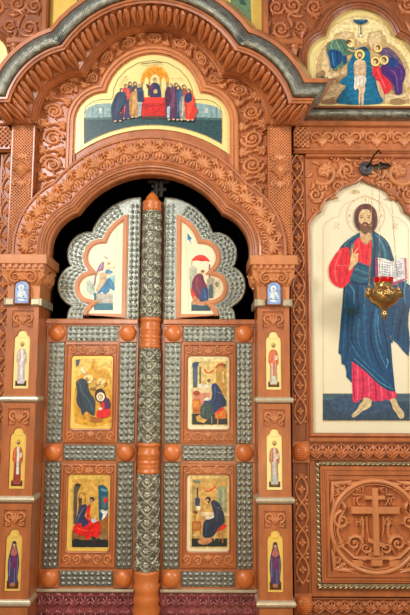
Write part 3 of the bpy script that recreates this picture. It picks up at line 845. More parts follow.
for a, b in ((318.5, 349), (441.5, 472)):
    R1 = col_r((a + b) / 2)
    colpart('turned_ring', KNOB, [(b, R1), (b - .5, R1 + .008), (b - 2.5, R1 + .010), (b - 3.5, R1 + .002), (b - 6, R1 + .004), (b - 8, R1 + .006), (b - 9, R1 + .002), (b - 10, R1 + .007), (b - 12, R1 + .008), (b - 13, R1 + .001), (b - 14, R1 + .001), (b - 15, R1 + .007), (b - 16, R1 + .002), (b - 17.5, R1 + .009), (b - 21, R1 + .008), (b - 22, R1 + .002), (b - 24, R1 + .005), (b - 25, R1 + .001), (a + 4, R1 + .003), (a + 3, R1 + .010), (a + .6, R1 + .009), (a, R1)])
R1 = col_r(590)
colpart('turned_base', KNOB, [(700, R1 + .02), (612, R1 + .012), (606, R1 + .018), (600, R1 + .006), (597, R1 + .016), (593, R1 + .006), (588, R1 + .004), (582, R1 + .016), (580, R1 + .003), (573, R1 + .010), (570, R1 + .009), (568, R1 + .012), (567, R1)])
m = MB(); m.bevbox(XC - .1, XC + .1, yc - .1, .02, 0, ZA(690), .008); m.build('plinth', KNOB, t)

# latch seen in the dark above the column
m = MB(); zc = Z(181, .12, 150); m.box(XC - .05, XC + .11, .13, .15, zc - .012, zc + .012); m.box(XC + .005, XC + .03, .12, .14, zc - .12, zc)
m.box(XC + .04, XC + .065, .12, .14, zc - .12, zc); m.box(XC - .02, XC + .09, .115, .135, zc - .075, zc - .055); m.box(XC - .02, XC + .0, .115, .13, zc - .10, zc - .03)
m.box(XC + .02, XC + .045, .13, .15, zc, Z(160, .12) + .03)
tag(m.build('door_latch', GREYM, origin=(XC, .13, zc - .12)), 'dim grey metal latch bracket in the dark gap above the centre column', 'latch')

# ================================================================== side bays
def sx(a_or_x, s): return side_x(a_or_x, s)
BS = {}
def side_bay(s, full):
    nm = 'right' if s > 0 else 'left'
    # carved upright strip next to the pilaster, with round bosses
    y = -.03
    x0, x1 = sorted((sx(X(292.5, 430, y), s), sx(X(308.6, 430, y), s))); z1 = Z(153, y)
    t = thing('carved_post', 'dark upright strip carved with quatrefoils in pointed nets, ' + ('beside the standing figure icon' if s > 0 else 'at the left edge of the picture'), 'carved post', ((x0 + x1) / 2, 0, 0))
    m = MB(); m.box(x0, x1, y + .012, .098, 0, z1)
    m.box(x0, x0 + .012, y, y + .015, 0, z1); m.box(x1 - .012, x1, y, y + .015, 0, z1); m.build('post', WOODD, t)
    m = MB(); mp = flat(y + .012); cx = (x0 + x1) / 2; hw = (x1 - x0) / 2 - .012; step = Z(225, y) - Z(249, y); zz = z1 - step * .55
    rowsz = [Z(451.5, y), Z(604.5, y)] if s > 0 else [Z(451.5, y), Z(604.5, y)]
    while zz > .1:
        if all(abs(zz - q) > step * .75 for q in rowsz):
            for e in (-1, 1):
                ridge(m, [(cx + e * hw * .95 * math.cos(PI * (k / 8 - .5)) ** .8 if 0 < k < 8 else cx, zz + step * .5 * (k / 4 - 1)) for k in range(9)], .0075, .016, mp)
                bud(m, cx + e * hw * .80, zz + step * .44, .013, .012, mp); bud(m, cx + e * hw * .80, zz - step * .42, .013, .012, mp)
                leaf(m, cx, zz + step * .5, PI / 2 + e * .9, hw * .5, .006, .012, mp); leaf(m, cx + e * hw * .9, zz + step * .1, PI / 2, hw * .5, .005, .010, mp); leaf(m, cx + e * hw * .9, zz - step * .1, -PI / 2, hw * .5, .005, .010, mp)
            rosette(m, cx, zz, hw * .72, .018, mp, 4, 0, .36); rosette(m, cx, zz, hw * .55, .012, mp, 4, PI / 4, .22)
        zz -= step
    m.build('net_carving', WOODL, t)
    for zc in rowsz:
        m = MB(); m.bevbox(x0 - .004, x1 + .004, y - .012, y + .02, zc - .072, zc + .072, .004); bl = m.build('corner_block', WOOD, t)
        m = MB(); m.dome(cx, y - .010, zc, .062, .035, 28, 8)
        for k in range(-3, 4):
            for q in (0, 1):
                pts = []
                for i in range(11):
                    u = (i / 10 - .5) * 2 * .058; v = k * .0145
                    if u * u + v * v < .058 ** 2: pts.append((u, v) if q else (v, u))
                if len(pts) > 2:
                    hm = lambda u, v, h: (cx + u, y - .010 - .035 * math.sqrt(max(0, 1 - (u * u + v * v) / .062 ** 2)) - h, zc + v)
                    ridge(m, pts, .003, .004, hm)
        m.build('boss', KNOB, bl)
    # entablature
    ye = -.06
    xa = X(293, 135, ye); xb = X(445, 135, ye); t = thing('entablature', ('wide carved band of paired scrolls under the silver cornice of the right bay' if s > 0 else 'short end of carved band beside the lattice strip at the left edge'), 'cornice', (sx((xa + xb) / 2, s), 0, Z(153, ye)))
    xs = sorted((sx(xa, s), sx(xb, s)))
    m = MB(); m.box(xs[0], xs[1], ye + .012, .098, Z(153, ye), Z(121, ye))
    m.bevbox(xs[0], xs[1], ye - .02, ye + .03, Z(126, ye), Z(120, ye), .008)
    m.bevbox(xs[0], xs[1], ye - .015, ye + .03, Z(153, ye), Z(148.5, ye), .008); m.bevbox(xs[0], xs[1], ye - .03, ye + .03, Z(151.5, ye), Z(149.5, ye), .004)
    m.build('cornice_board', WOOD, t)
    m = MB(); zc = (Z(126, ye) + Z(148.5, ye)) / 2; mp0 = flat(ye + .012); b = 10.6 * P7
    xl = sx(X(308.5, 135, ye), s); xl0 = sx(X(294, 135, ye), s)
    q0, q1 = sorted((xl0, xl)); lattice(m, q0, q1, zc - b, zc + b, .034, .006, .016, mp0)
    for q in (q0, q1): ridge(m, [(q, zc - b), (q, zc), (q, zc + b)], .006, .018, mp0)
    L = abs(sx(xb, s) - xl); mpv = (lambda u, v, h: (xl + (u if s > 0 else -u), ye + .012 - h, zc + v))
    n = 3
    mirror_vine(m, L, b, mpv, .020, 5)
    for i in range(12): bud(m, L * (i + .5) / 12, b * (.8 if i % 2 else -.8), .010, .012, mpv)
    m.build('scroll_carving', WOODL, t)
    # silver cornice above
    yk = -.12
    x_0, x_1 = sorted((sx(X(300, 113, yk), s), sx(X(445, 113, yk), s)))
    t = thing('silver_cornice', ('dull silver half-round cornice running under the baptism icon' if s > 0 else 'dull silver cornice stub under the left gold icon'), 'cornice', ((x_0 + x_1) / 2, 0, Z(120.5, yk)))
    m = MB(); zc = Z(113, yk); r = 5.2 * P7
    rows = [[(xx, yk + .02 - .05 * math.sin(a), zc - r * math.cos(a)) for xx in (x_0, x_1)] for a in [PI * i / 8 for i in range(9)]]
    rows = [[(x_0, .098, rows[0][0][2]), (x_1, .098, rows[0][0][2])]] + rows + [[(x_0, .098, rows[-1][0][2]), (x_1, .098, rows[-1][0][2])]]
    m.grid(rows, True); m.build('silver_moulding', SILD, t)
    m = MB(); m.bevbox(x_0, x_1, yk - .01, .098, Z(107.6, yk), Z(105.5, yk), .004); m.build('top_moulding', WOODD, t)
    m = MB(); m.bevbox(x_0, x_1, ye - .03, .098, Z(120.8, ye), Z(118.5, ye), .006); m.build('bottom_moulding', WOOD, t)
    # upper carved board with its lobed opening
    yu = .02
    UC = (361 - 205, 0)
    def icr(t_, y, zrow=106):
        c = [(0, 43, 35.5), (30, 58, 23.5)]
        L = Lobes(c, y, 90, zrow, n=14); c0 = [( -a, -py, r) for a, py, r in c if a] + [(a, -py, r) for a, py, r in c]
        r = L.ring(t_); dx = X(361, 60, y) - XC
        return [(x + dx if s > 0 else MX(x + dx) + 6 * P7, z) for x, z in r]
    x_a, x_b = sorted((sx(X(262, 30, yu), s), sx(X(452, 30, yu), s)))
    t = thing('upper_frame', ('carved wooden board with lobed opening round the baptism icon, small turned column below' if s > 0 else 'carved scroll board at the top left corner above the silver rim'), 'carved panel', ((x_a + x_b) / 2, 0, Z(106, yu)))
    hole = icr(9, yu); 
    zt = Z(-40, yu); zb_ = Z(106, yu)
    poly = [(x_a if s > 0 else x_b, zb_), (x_a if s > 0 else x_b, zt), (x_b if s > 0 else x_a, zt), (x_b if s > 0 else x_a, zb_)] + (hole[::-1])
    m = MB(); m.prism([poly], yu, .098); m.build('board', WOODD, t)
    m = MB(); g = lambda t_, y: [(x, y, z) for x, z in icr(t_, y)]
    m.grid([g(t_, y) for t_, y in ((10.3, yu), (10.3, yu - .03), (9.3, yu - .042), (7, yu - .045), (6, yu - .03), (3.6, yu - .02), (2.5, yu - .03), (0, yu - .02), (0, yu + .05))], False); m.build('icon_moulding', WOODD, t)
    # inner shelf, post, scroll field
    m = MB(); p0, p1 = sorted((sx(X(262.5, 30, yu), s), sx(X(268, 30, yu), s))); m.bevbox(p0, p1, yu - .05, yu + .01, Z(108, yu), zt, .008)
    q0, q1 = sorted((sx(X(266, 45, yu), s), sx(X(302, 45, yu), s))); m.bevbox(q0, q1, yu - .06, yu + .01, Z(48, yu), Z(42, yu), .008); m.bevbox(q0, q1, yu - .045, yu + .01, Z(51, yu), Z(48, yu), .004)
    m.bevbox(q0, q1, yu - .05, yu + .01, Z(88, yu), Z(80, yu), .004)
    m.build('shelf_moulding', WOOD, t)
    m = MB(); mp1 = (lambda u, v, h: (sx(X(u, v, yu), s), yu - h, Z(v, yu, u)))
    for (cx_, cy_, R_, a0, tn) in ((281, 30, 9.5, PI * .2, 1.6), (293, 6, 9, PI, -1.6), (276, 8, 8, 0, 1.6), (300, 28, 7, PI * .6, -1.5), (314, 8, 8.5, PI * .3, 1.6), (330, -8, 9, 0, 1.5), (408, 6, 9, PI, -1.6), (390, -7, 8, 0, 1.5), (424, 26, 9, 0, 1.6), (306, -12, 8, 0, 1.5), (286, -14, 8, 2, -1.5)):
        scroll(m, cx_, cy_, R_, R_ * .22, a0, tn, .02, mp1, 5)
    for (cx_, cy_, a, L_) in ((287, 18, -1.1, 14), (287, 18, .6, 12), (270, 20, 1.6, 12), (303, 16, 2.6, 12), (270, 40, -.3, 12), (290, 41, -.5, 12), (302, 40, -1.8, 14), (318, 20, -2.6, 12), (272, -6, 1, 10), (404, 22, .6, 14), (396, 2, -.6, 10), (297, 39, -2.6, 9)):
        leaf(m, cx_, cy_, a, L_, L_ * .17, .018, mp1, .6)
    m.build('scroll_carving', WOOD, t)
    m = MB(); c_ = sx(X(294.5, 65, yu - .06), s); zz = lambda r_: Z(r_, yu)
    m.lathe(c_, yu - .062, [(.030, zz(80)), (.030, zz(77)), (.018, zz(76)), (.022, zz(72)), (.026, zz(68)), (.020, zz(63)), (.014, zz(60)), (.020, zz(58.5)), (.024, zz(56)), (.031, zz(54)), (.024, zz(53)), (.032, zz(51.5)), (.032, zz(50.5))], 16); m.build('small_column', WOOD, t)
    # gold icon in the opening
    yi = .03
    ic = thing('festival_icon', ('lobed gold icon of a baptism in a blue river between rocks' if s > 0 else 'rounded edge of a plain gold icon at the far left'), 'icon', (sx(X(361, 100, yi), s), yi, Z(106, yi)))
    m = MB(); m.prism([icr(.5, yi)], yi, .097); m.build('gold_board', GOLDP, ic)
    return ic
bapt = side_bay(1, True)
side_bay(-1, False)

# ---- pieces only the right bay shows: big icon, its surround, lower panel
yq = -.02
xL, xR = X(309.2, 430, yq), X(422.8, 430, yq)
zT, zB = Z(153, yq), Z(440.5, yq)
ccx = X(365.2, 300, yq)
def dz(r): return Z(r, yq)
sur = thing('icon_surround', 'wooden surround with carved ogee head framing the large standing figure icon', 'frame', (ccx, 0, zB))
def ogee(y, grow=0.0):
    half = [(-54.5, 437), (-54.5, 226), (-52.5, 221), (-47.5, 214.5), (-42.5, 211.3), (-41, 206), (-37.5, 200.5), (-31, 196), (-27, 194.6), (-24.5, 191), (-19, 187.5), (-10, 184.5), (-4, 182), (0, 178.8)]
    pts = []
    k = S(yq, 300)
    for a, r in half: pts.append((ccx + a * k * (1 if r > 220 else .995), dz(r)))
    pts[0] = (pts[0][0], dz(432.6))
    return pts + [(2 * ccx - x, z) for x, z in pts[:-1][::-1]]
og = ogee(yq)
m = MB(); m.prism([[(xL, zB), (xR, zB), (xR, zT), (xL, zT)], og], yq, .05); m.build('frame_board', WOOD, sur)
m = MB(); loops_sweep(m, og[::-1] if False else og, [(.0, yq + .03), (.0, yq - .010), (.006, yq - .02), (.018, yq - .022), (.026, yq - .012), (.034, yq)][::1] if False else [(0, yq + .03), (0, yq - .01), (-.0, yq - .01)])
def outset(loop, d):  # grow outwards whatever the winding
    A = sum(loop[i][0] * loop[(i + 1) % len(loop)][1] - loop[(i + 1) % len(loop)][0] * loop[i][1] for i in range(len(loop)))
    r = inset(loop, -d); return r if A > 0 else r[::-1]
lev = [(0, yq + .03), (0, yq - .012), (.005, yq - .02), (.016, yq - .022), (.022, yq - .01), (.03, yq + .0)]
m = MB(); m.grid([[(x, y, z) for x, z in outset(og, d)] for d, y in lev], False, True)
m.bevbox(xL, xR, yq - .035, yq + .01, dz(158), zT, .008); m.build('opening_moulding', WOOD, sur)
m = MB()
for q in (-1, 1):
    mp1 = (lambda u, v, h: (ccx + q * (X(u, v, yq) - ccx), yq - h, Z(v, yq, u)))
    scroll(m, 324.5, 173, 13.5, 2.6, PI * .75, -1.15, .022, mp1, 3); rosette(m, 325.5, 171, 8.0, .026, mp1, 6, .3, .36)
    scroll(m, 346.5, 171, 8.5, 2.0, PI * .6, 1.5, .020, mp1, 4); scroll(m, 315.5, 195, 7.2, 1.9, -PI * .1, 1.5, .020, mp1, 4)
    scroll(m, 357.5, 163.5, 4.5, 1.3, 0, 1.3, .016, mp1, 2); scroll(m, 314, 211, 3.8, 1.1, PI / 2, -1.3, .015, mp1, 2)
    scroll(m, 337, 187, 5.5, 1.4, 0, -1.4, .018, mp1, 3); scroll(m, 335, 160, 4.2, 1.2, PI, 1.3, .016, mp1, 2); scroll(m, 322, 187, 4.0, 1.2, PI / 2, 1.3, .016, mp1, 2)
    for (a_, b_, c_, L_) in ((362, 160, -2.6, 6), (352, 161, 2.8, 8), (341, 180, .9, 9), (330, 200, -.9, 8), (312, 172, 1.7, 8), (338, 163, .2, 9), (338, 184, -.6, 12), (327, 191, -2.2, 11), (322, 200, 2.3, 10), (313, 182, 1.2, 9), (336, 176, -1.4, 10), (356, 176, 2.6, 10), (312, 163, -.2, 8), (349, 181, -2.9, 9)):
        leaf(m, a_, b_, c_, L_, L_ * .18, .018, mp1, .7)
m.build('scroll_carving', WOODL, sur)

yi = .0
chi = thing('standing_figure_icon', 'tall gold icon of a bearded figure in blue cloak holding an open book', 'icon', (ccx, yi, Z(433, yi)))
m = MB(); m.prism([[(x, z) for x, z in inset(og, -.004)]], yi, .048); CHB = m.build('gold_board', GOLD, chi)

def frieze(label, r0, r1, xa, xb, mats, hh=.018, cell=12.5):
    y = -.02; z0, z1 = Z(r1, y), Z(r0, y)
    t = thing('frieze', label, 'carved band', ((xa + xb) / 2, 0, z0))
    m = MB(); m.box(xa, xb, y + .008, .098, z0, z1); m.bevbox(xa, xb, y - .006, y + .02, z1 - .010, z1, .003); m.bevbox(xa, xb, y - .006, y + .02, z0, z0 + .010, .003); m.build('board', mats, t)
    m = MB(); mp = flat(y + .008); zc = (z0 + z1) / 2; b = (z1 - z0) / 2 - .012; n = round((xb - xa) / (cell * P7)); p = (xb - xa) / n
    for i in range(n):
        c = xa + p * (i + .5)
        palmette(m, c, zc - b * .6, PI / 2, b * 1.5, hh, mp, 5, 1.8, .15)
        for q in (-1, 1):
            ridge(m, [(c + q * p * .5 * math.sin(PI * k / 8), zc - b * .95 + 1.9 * b * k / 8) for k in range(9)], .005, hh, mp)
            scroll(m, c + q * p * .25, zc - b * .45, b * .32, b * .10, 0, q * 1.2, hh, mp, 0)
        palmette(m, xa + p * i + .001, zc + b * .7, -PI / 2, b * 1.2, hh * .9, mp, 3, 1.4, .16)
    m.build('leaf_carving', WOOD, t)
frieze('narrow carved band directly under the large standing figure icon', 440.7, 459.8, xL, xR, WOODD)
frieze('narrow carved band along the bottom right under the roped cross panel', 597.5, 614.5, xL, xR, WOODD)
# lower panel
yp = -.03
t = thing('cross_panel', 'square wooden panel carved with a cross in a ring inside a gilded rope border', 'carved panel', (ccx, 0, Z(597, yp)))
zz = lambda r: Z(r, yp)
xp0, xp1 = X(316.6, 520, yp), X(316.6, 520, yp) + 2 * (X(375, 520, yp) - X(316.6, 520, yp)); cpx = (xp0 + xp1) / 2
m = MB(); m.box(xL, xR, -.01, .098, zz(597), zz(460.3))
y1 = -.035; xi0, xi1 = xp0 + 4.2 * P7, xp1 - 4.2 * P7; zi0, zi1 = zz(582), zz(465.5)
m.prism([rect_loop(xi0, xi1, zi0, zi1), rect_loop(cpx - 44.5 * P7, cpx + 44.5 * P7, zz(570), zz(479))], y1, -.005)
for d, w_, e in ((2.2, 1.6, .008), (5.6, 2.6, .012)):
    lo = rect_loop(xi0 + d * P7, xi1 - d * P7, zi0 + d * P7, zi1 - d * P7); loops_sweep(m, lo, [(0, y1), (.001, y1 - e), (w_ * P7 - .001, y1 - e), (w_ * P7, y1)])
m.box(cpx - 45 * P7, cpx + 45 * P7, -.02, -.012, zz(570.5), zz(478.5))
m.build('board', WOOD, t)
m = MB()
def rope(p, q, r=.0125):
    L = math.hypot(q[0] - p[0], q[1] - p[1]); n = max(2, round(L / .034)); ux, uz = (q[0] - p[0]) / L, (q[1] - p[1]) / L
    for i in range(n):
        c = ((i + .5) / n * L); X_, Z_ = p[0] + ux * c, p[1] + uz * c
        rows = []
        for k in range(5):
            a = PI * k / 4; f = (k / 4 - .5) * 1.3
            rr = r * .75 * math.sin(a) + .001
            # bead slanted across the run
            dx, dz_ = ux * f * .022 - uz * f * .022, uz * f * .022 + ux * f * .022
            rows.append([(X_ + dx + rr * math.cos(2 * PI * j / 8) * (abs(ux) + .3), -.03 - .008 + rr * math.sin(2 * PI * j / 8), Z_ + dz_ + rr * math.cos(2 * PI * j / 8) * (abs(uz) + .3)) for j in range(8)])
        m.grid(rows, True, True)
m.bevbox(xp0, xp1, -.03, -.009, zz(465), zz(461.2), .005); m.bevbox(xp0, xp1, -.03, -.009, zz(589), zz(583.5), .005)
m.bevbox(xp0, xp0 + 3.8 * P7, -.03, -.009, zz(589), zz(461.2), .005); m.bevbox(xp1 - 3.8 * P7, xp1, -.03, -.009, zz(589), zz(461.2), .005)
h_ = 1.9 * P7
rope((xp0, zz(463.1)), (xp1, zz(463.1))); rope((xp0, zz(586.2)), (xp1, zz(586.2)), .017); rope((xp0 + h_, zz(588)), (xp0 + h_, zz(462))); rope((xp1 - h_, zz(588)), (xp1 - h_, zz(462)))
m.build('rope_border', ROPEM, t)
m = MB(); zc = zz(525.5); mp = flat(-.02); R_ = 43.0 * P7
ridge(m, [(cpx + R_ * math.cos(2 * PI * i / 64), zc + R_ * math.sin(2 * PI * i / 64)) for i in range(65)], 2.6 * P7, .026, mp)
ridge(m, [(cpx + R_ * .925 * math.cos(2 * PI * i / 64), zc + R_ * .925 * math.sin(2 * PI * i / 64)) for i in range(65)], .6 * P7, .02, mp)
m.build('ring', WOODL, t)
m = MB()
def pxr(u, v): return (cpx + (u - 375) * P7, zc + (525.5 - v) * P7)
def bar(u0, u1, v0, v1, d=.05):
    a = pxr(u0, v1); b = pxr(u1, v0); m.bevbox(a[0], b[0], -.02 - d, -.015, a[1], b[1], .005)
bar(371.5, 377.5, 489, 552); bar(351, 398, 506.8, 513.3, .045); bar(364.5, 384.5, 496.2, 500, .045)
a = [pxr(*q) for q in ((366.5, 535), (383, 541), (383, 545), (366.5, 539))]; m.prism([a[::-1]], -.065, -.015)
bar(358, 391, 553, 556.5, .03); bar(352, 362, 556.5, 563, .03); bar(369.5, 380.5, 556.5, 562, .035); bar(387, 397, 556.5, 563, .03); bar(367, 382, 548, 553, .028)
m.build('cross', WOODL, t)
m = MB()
for q in (-1, 1):
    mq = lambda u, v, h: (cpx + q * (u - 375) * P7, -.02 - h, zc + (525.5 - v) * P7)
    for (cx_, cy_, R2, a0, tn) in ((407.5, 520, 9, -PI / 2, 1.35), (396, 541, 8, PI, 1.4), (385, 545, 5.5, PI, -1.2), (409, 541, 4.5, 0, 1.3)):
        scroll(m, cx_, cy_, R2, R2 * .24, a0, tn, .03, mq, 4)
    ridge(m, [(386, 556), (397, 554), (408, 544), (412, 530), (409, 516), (403, 508)], [1.6, 1.8, 1.8, 1.7, 1.4, .6], .03, mq)
    ridge(m, [(388, 516), (387, 530), (389, 543), (394, 552)], [1.2, 1.4, 1.4, .8], .02, mq)
    ridge(m, [(383, 516), (383, 528), (381, 536)], [.9, 1.0, .7], .014, mq)
    leaf(m, 405, 511, -PI / 2 - .5, 9, 2, .03, mq, .8)
    # corner sprays outside the ring
    for r_ in (-1, 1):
        mq2 = lambda u, v, h: (cpx + q * u * P7, -.02 - h, zc + r_ * v * P7)
        for (u, v, a, L_) in ((41, 41.5, -2.36, 12), (41, 41, -1.75, 20), (41, 41, -2.95, 20), (40, 27, -1.7, 11), (27, 40, -3.0, 11), (36, 36, -2.0, 9), (36, 36, -2.7, 9)):
            leaf(m, u, v, a, L_, L_ * .13, .02, mq2, .3 if a > -2.3 else -.3)
        bud(m, 40, 40, 2.4, .02, mq2); scroll(m, 38.5, 31, 3.4, 1.0, PI / 2, 1.2, .018, mq2, 0); scroll(m, 31, 38.5, 3.4, 1.0, 0, -1.2, .018, mq2, 0)
m.build('vine_carving', WOODL, t)
m = MB()
def glyph(strokes, ox_, oy_, w_, h_2, wd=.75):
    for st_ in strokes:
        pts = [pxr(ox_ + a_ * w_, oy_ + b_ * h_2) for a_, b_ in st_]
        ridge(m, pts, wd * P7, .02, flat(-.02), 1)
I_ = [[(.5, 0), (.5, .5), (.5, 1)]]
C_ = [[(1, .1), (.6, 0), (.2, .15), (0, .5), (.2, .85), (.6, 1), (1, .9)]]
X_ = [[(0, 0), (.5, .5), (1, 1)], [(1, 0), (.5, .5), (0, 1)]]
TT = [[(0, 0), (1, 0)], [(.5, 0), (.5, 1)]]
Hh = [[(0, 0), (0, 1)], [(1, 0), (1, 1)], [(0, .5), (1, .5)]]
Kk = [[(0, 0), (0, 1)], [(1, 0), (.1, .5), (1, 1)]]
Aa = [[(0, 1), (.5, 0), (1, 1)], [(.2, .65), (.8, .65)]]
glyph(I_, 354, 498, 2.5, 7); glyph(C_, 357.5, 498, 3.6, 7); glyph(TT, 353.5, 495.8, 8, .1, .5)
glyph(X_, 385.5, 498, 4.2, 7); glyph(C_, 390.5, 498, 3.8, 7); glyph(TT, 385.5, 495.8, 8.5, .1, .5)
glyph(Hh, 358, 488.8, 3, 4.6, .6); glyph(TT, 362.2, 488.8, 3, 4.6, .6)
glyph(C_, 381.5, 488.8, 3, 4.6, .6); glyph(I_, 386, 488.8, 1.6, 4.6, .6)
glyph(Hh, 357, 518, 3.4, 6.6); glyph(I_, 362.5, 518, 2.4, 6.6); glyph(Kk, 383.5, 518, 3.4, 6.6); glyph(Aa, 388.5, 518, 3.8, 6.6)
m.build('lettering', WOODL, t)

# central gold icon above the canopy, seen at both shoulders
yu = .05
xa, xb = XC - 112.5 * S(yu, 20), XC + 112.5 * S(yu, 20)
t = thing('central_icon', 'yellow gold icon board with green shape rising behind the arched canopy', 'icon', (XC, yu, Z(110, yu)))
m = MB(); m.box(xa, xb, yu, .098, Z(110, yu), Z(-45, yu)); cib = m.build('gold_board', GOLDY, t)
P = Paint(yu); P.poly([(232, 8), (229, -6), (226, -20), (250, -16), (252, 32), (251, 34), (240, 20)], (104, 134, 96)); P.poly([(231, 2), (237, 10), (250, 22), (251, 34), (240, 26), (232, 14)], (76, 110, 84)); P.poly([(237, -8), (243, -4), (247, 6), (240, 4)], (60, 92, 74))
P.poly([(214, 0), (224, 6), (232, 13), (240, 22), (250, 33), (243, 31), (229, 20), (216, 8)], (196, 196, 160)); P.poly([(62, 16), (70, 8), (76, 4), (79, -6), (88, -6), (84, 8), (66, 20)], (92, 100, 84))
P.build(t)

# ================================================================== the paintings
SKIN, HAIR, HALO = (214, 176, 124), (92, 58, 40), (236, 214, 140)
# ---- gathering icon in the tympanum
yt = YF - .012
top = ringat(ICON, yt, .6, 150, zrow=156); bot = []
for i in range(41):
    a = 77.8 - 155.6 * i / 40; bot.append((XC + a * S(yt, 140), Z(260 - math.sqrt(131 ** 2 - a * a), yt, 150)))
gi = thing('gathering_icon', 'lobed gold icon of robed people gathered round a red table', 'icon', (XC, yt, Z(156, yt)))
m = MB(); m.prism([top[1:-1] + bot], yt, YF - .0005); m.build('gold_board', GOLDP, gi)
P = Paint(yt)
# ground and buildings
def arcrow(x, r=134.5): return 260 - math.sqrt(r * r - (x - 153) ** 2)
P.poly([(84, 118)] + [(84, 139)] + [(x, arcrow(x)) for x in range(84, 223, 6)] + [(222, 137), (222, 118), (195, 118), (190, 115), (116, 115), (112, 118)], (44, 76, 80))
P.poly([(85, 119), (85, 111), (89, 107), (96, 104), (108, 103), (113, 104), (114, 119)], (136, 168, 166))
P.poly([(221, 119), (221, 111), (217, 107), (211, 105), (198, 103), (193, 104), (193, 119)], (136, 168, 166))
for x in (92, 97.5, 103, 206, 211, 216): P.rect(x, 107, x + 1, 118, (104, 140, 142))
P.rect(99, 108, 102, 113, (196, 206, 190)); P.rect(205, 108, 208, 113, (196, 206, 190))
P.poly([(85, 118), (113, 117), (113, 119.5), (85, 120.5)], (70, 104, 100)); P.poly([(193, 117), (221, 118), (221, 120.5), (193, 119.5)], (70, 104, 100))
brn = (120, 84, 40)
P.line([(84, 138), (84, 114), (86, 107), (92, 102), (100, 99.5), (111, 99.5), (113, 96), (114, 88), (118, 79), (126, 70), (138, 63), (153, 60.5), (168, 63), (180, 70), (188, 79), (192, 88), (193, 96), (195, 99.5), (206, 99.5), (214, 102), (220, 107), (222, 114), (222, 138)], .7, (150, 120, 60))
P.line([(84, 139)] + [(x, arcrow(x, 135)) for x in range(84, 223, 6)] + [(222, 138)], .7, (170, 150, 90))
# canopy over the table
org = (224, 146, 24)
arch = [(141, 84), (141, 78), (143, 72), (148, 67), (155, 65), (162, 67), (167, 72), (169, 78), (169, 84), (166, 84), (165.5, 79), (163.5, 76.5), (161.5, 79), (161, 82), (159.8, 82), (159.5, 78), (157.5, 75), (155, 74), (152.5, 75), (150.5, 78), (150, 82), (148.8, 82), (148.5, 79), (146.5, 76.5), (144.5, 79), (144, 84)]
P.poly(arch, org); P.line([(141.5, 78), (144, 72), (149, 68), (155, 66), (161, 68), (166, 72), (168.5, 78)], 1.0, (240, 196, 90))
for x in (142, 149.3, 160.4, 167.2): P.rect(x - .8, 82, x + .8, 99, (128, 110, 70)); P.rect(x - .2, 82, x + .3, 99, (190, 176, 120))
# central figure
P.poly([(149, 98), (148, 88), (146, 85), (147, 84), (150, 86), (152, 83.5), (155, 82.5), (158.5, 84), (160.5, 90), (160.5, 98)], (58, 50, 84), 3)
P.poly([(156, 84), (160, 86), (161, 97), (155, 97)], (36, 52, 84)); P.poly([(147, 85), (150, 87), (153, 86), (152, 90), (147, 88)], (110, 44, 66))
P.ell(154.8, 79.6, 2.3, 2.8, HALO); P.ell(154.8, 79.8, 1.7, 2.3, HAIR); P.ell(154.8, 80.2, 1.1, 1.6, SKIN); P.ell(155.5, 91.5, 2.1, 2.2, (206, 170, 110))
# table
P.poly([(142, 97.5), (166, 97.5), (167.5, 116), (141.5, 116), (140.5, 108)], (204, 32, 28)); P.poly([(143, 97.3), (165, 97.3), (166.5, 103), (141, 103)], (228, 52, 38))
P.line([(143, 104), (149, 105.5), (158, 105.5), (166, 103.5)], .6, (150, 22, 22)); P.line([(149, 97.5), (149, 95.6)], 2.2, (200, 120, 70)); P.rect(141, 116, 168, 118.6, (84, 60, 44))
for x in (147, 153, 159): P.line([(x, 105.8), (x - .5, 115.5)], .45, (170, 22, 26))
def apostle(x, top, bot_, w_, robe, robe2, lean=0.0, head=1.9, hc=HAIR):
    h = bot_ - top
    P.poly([(x + lean - w_ * .3, top + 3.6), (x + lean + w_ * .3, top + 3.6), (x + lean * .7 + w_ * .55, top + h * .32), (x + w_ * .55, top + h * .62), (x + w_ * .45, bot_ - 1.5), (x - w_ * .4, bot_ - 1.5), (x - w_ * .55, top + h * .6), (x + lean * .7 - w_ * .55, top + h * .3)], robe, 3)
    P.poly([(x + lean + w_ * .05, top + 4.5), (x + lean + w_ * .4, top + 6), (x + w_ * .35, top + h * .6), (x - w_ * .2, top + h * .78), (x - w_ * .1, top + h * .4)], robe2, 3)
    P.line([(x + lean - w_ * .2, top + 6), (x - w_ * .15, bot_ - 4)], .5, tuple(min(255, int(c * 1.5 + 20)) for c in robe))
    P.ell(x + lean, top + 1.6, head, head * 1.15, hc); P.ell(x + lean + (.4 if lean >= 0 else -.4), top + 2.0, head * .62, head * .8, SKIN)
    P.ell(x - w_ * .2, bot_ - .4, 1.4, .8, (206, 180, 140)); P.ell(x + w_ * .25, bot_ - .6, 1.4, .8, (206, 180, 140))
apostle(130, 82, 118, 6, (56, 60, 70), (88, 84, 90), 0)
apostle(135, 82, 117, 6, (52, 58, 76), (96, 90, 90), 0)
apostle(126, 84.5, 119, 8.5, (196, 56, 46), (216, 80, 56), 0)
P.poly([(126, 100), (130, 99), (131, 118), (124, 119)], (52, 52, 92))
apostle(117.5, 88.5, 121.5, 11.5, (32, 48, 74), (44, 66, 96), 4)
apostle(134, 88, 117.5, 9, (176, 128, 66), (200, 152, 88), 1.2, 1.6)
apostle(140, 84, 104, 5, (48, 66, 98), (60, 86, 120), 0, 1.7, (150, 130, 110))
P.poly([(138, 92), (143, 90), (144, 101), (139, 101)], (34, 56, 92)); P.poly([(138.5, 102), (142, 102), (141, 116), (138, 117)], (150, 176, 176))
P.line([(121, 112), (122.5, 108), (121, 113.5)], 1.4, (206, 50, 60))
apostle(176, 83, 118, 6, (64, 54, 62), (90, 80, 84), 0)
apostle(184, 85, 118, 6, (120, 70, 52), (150, 96, 70), 0)
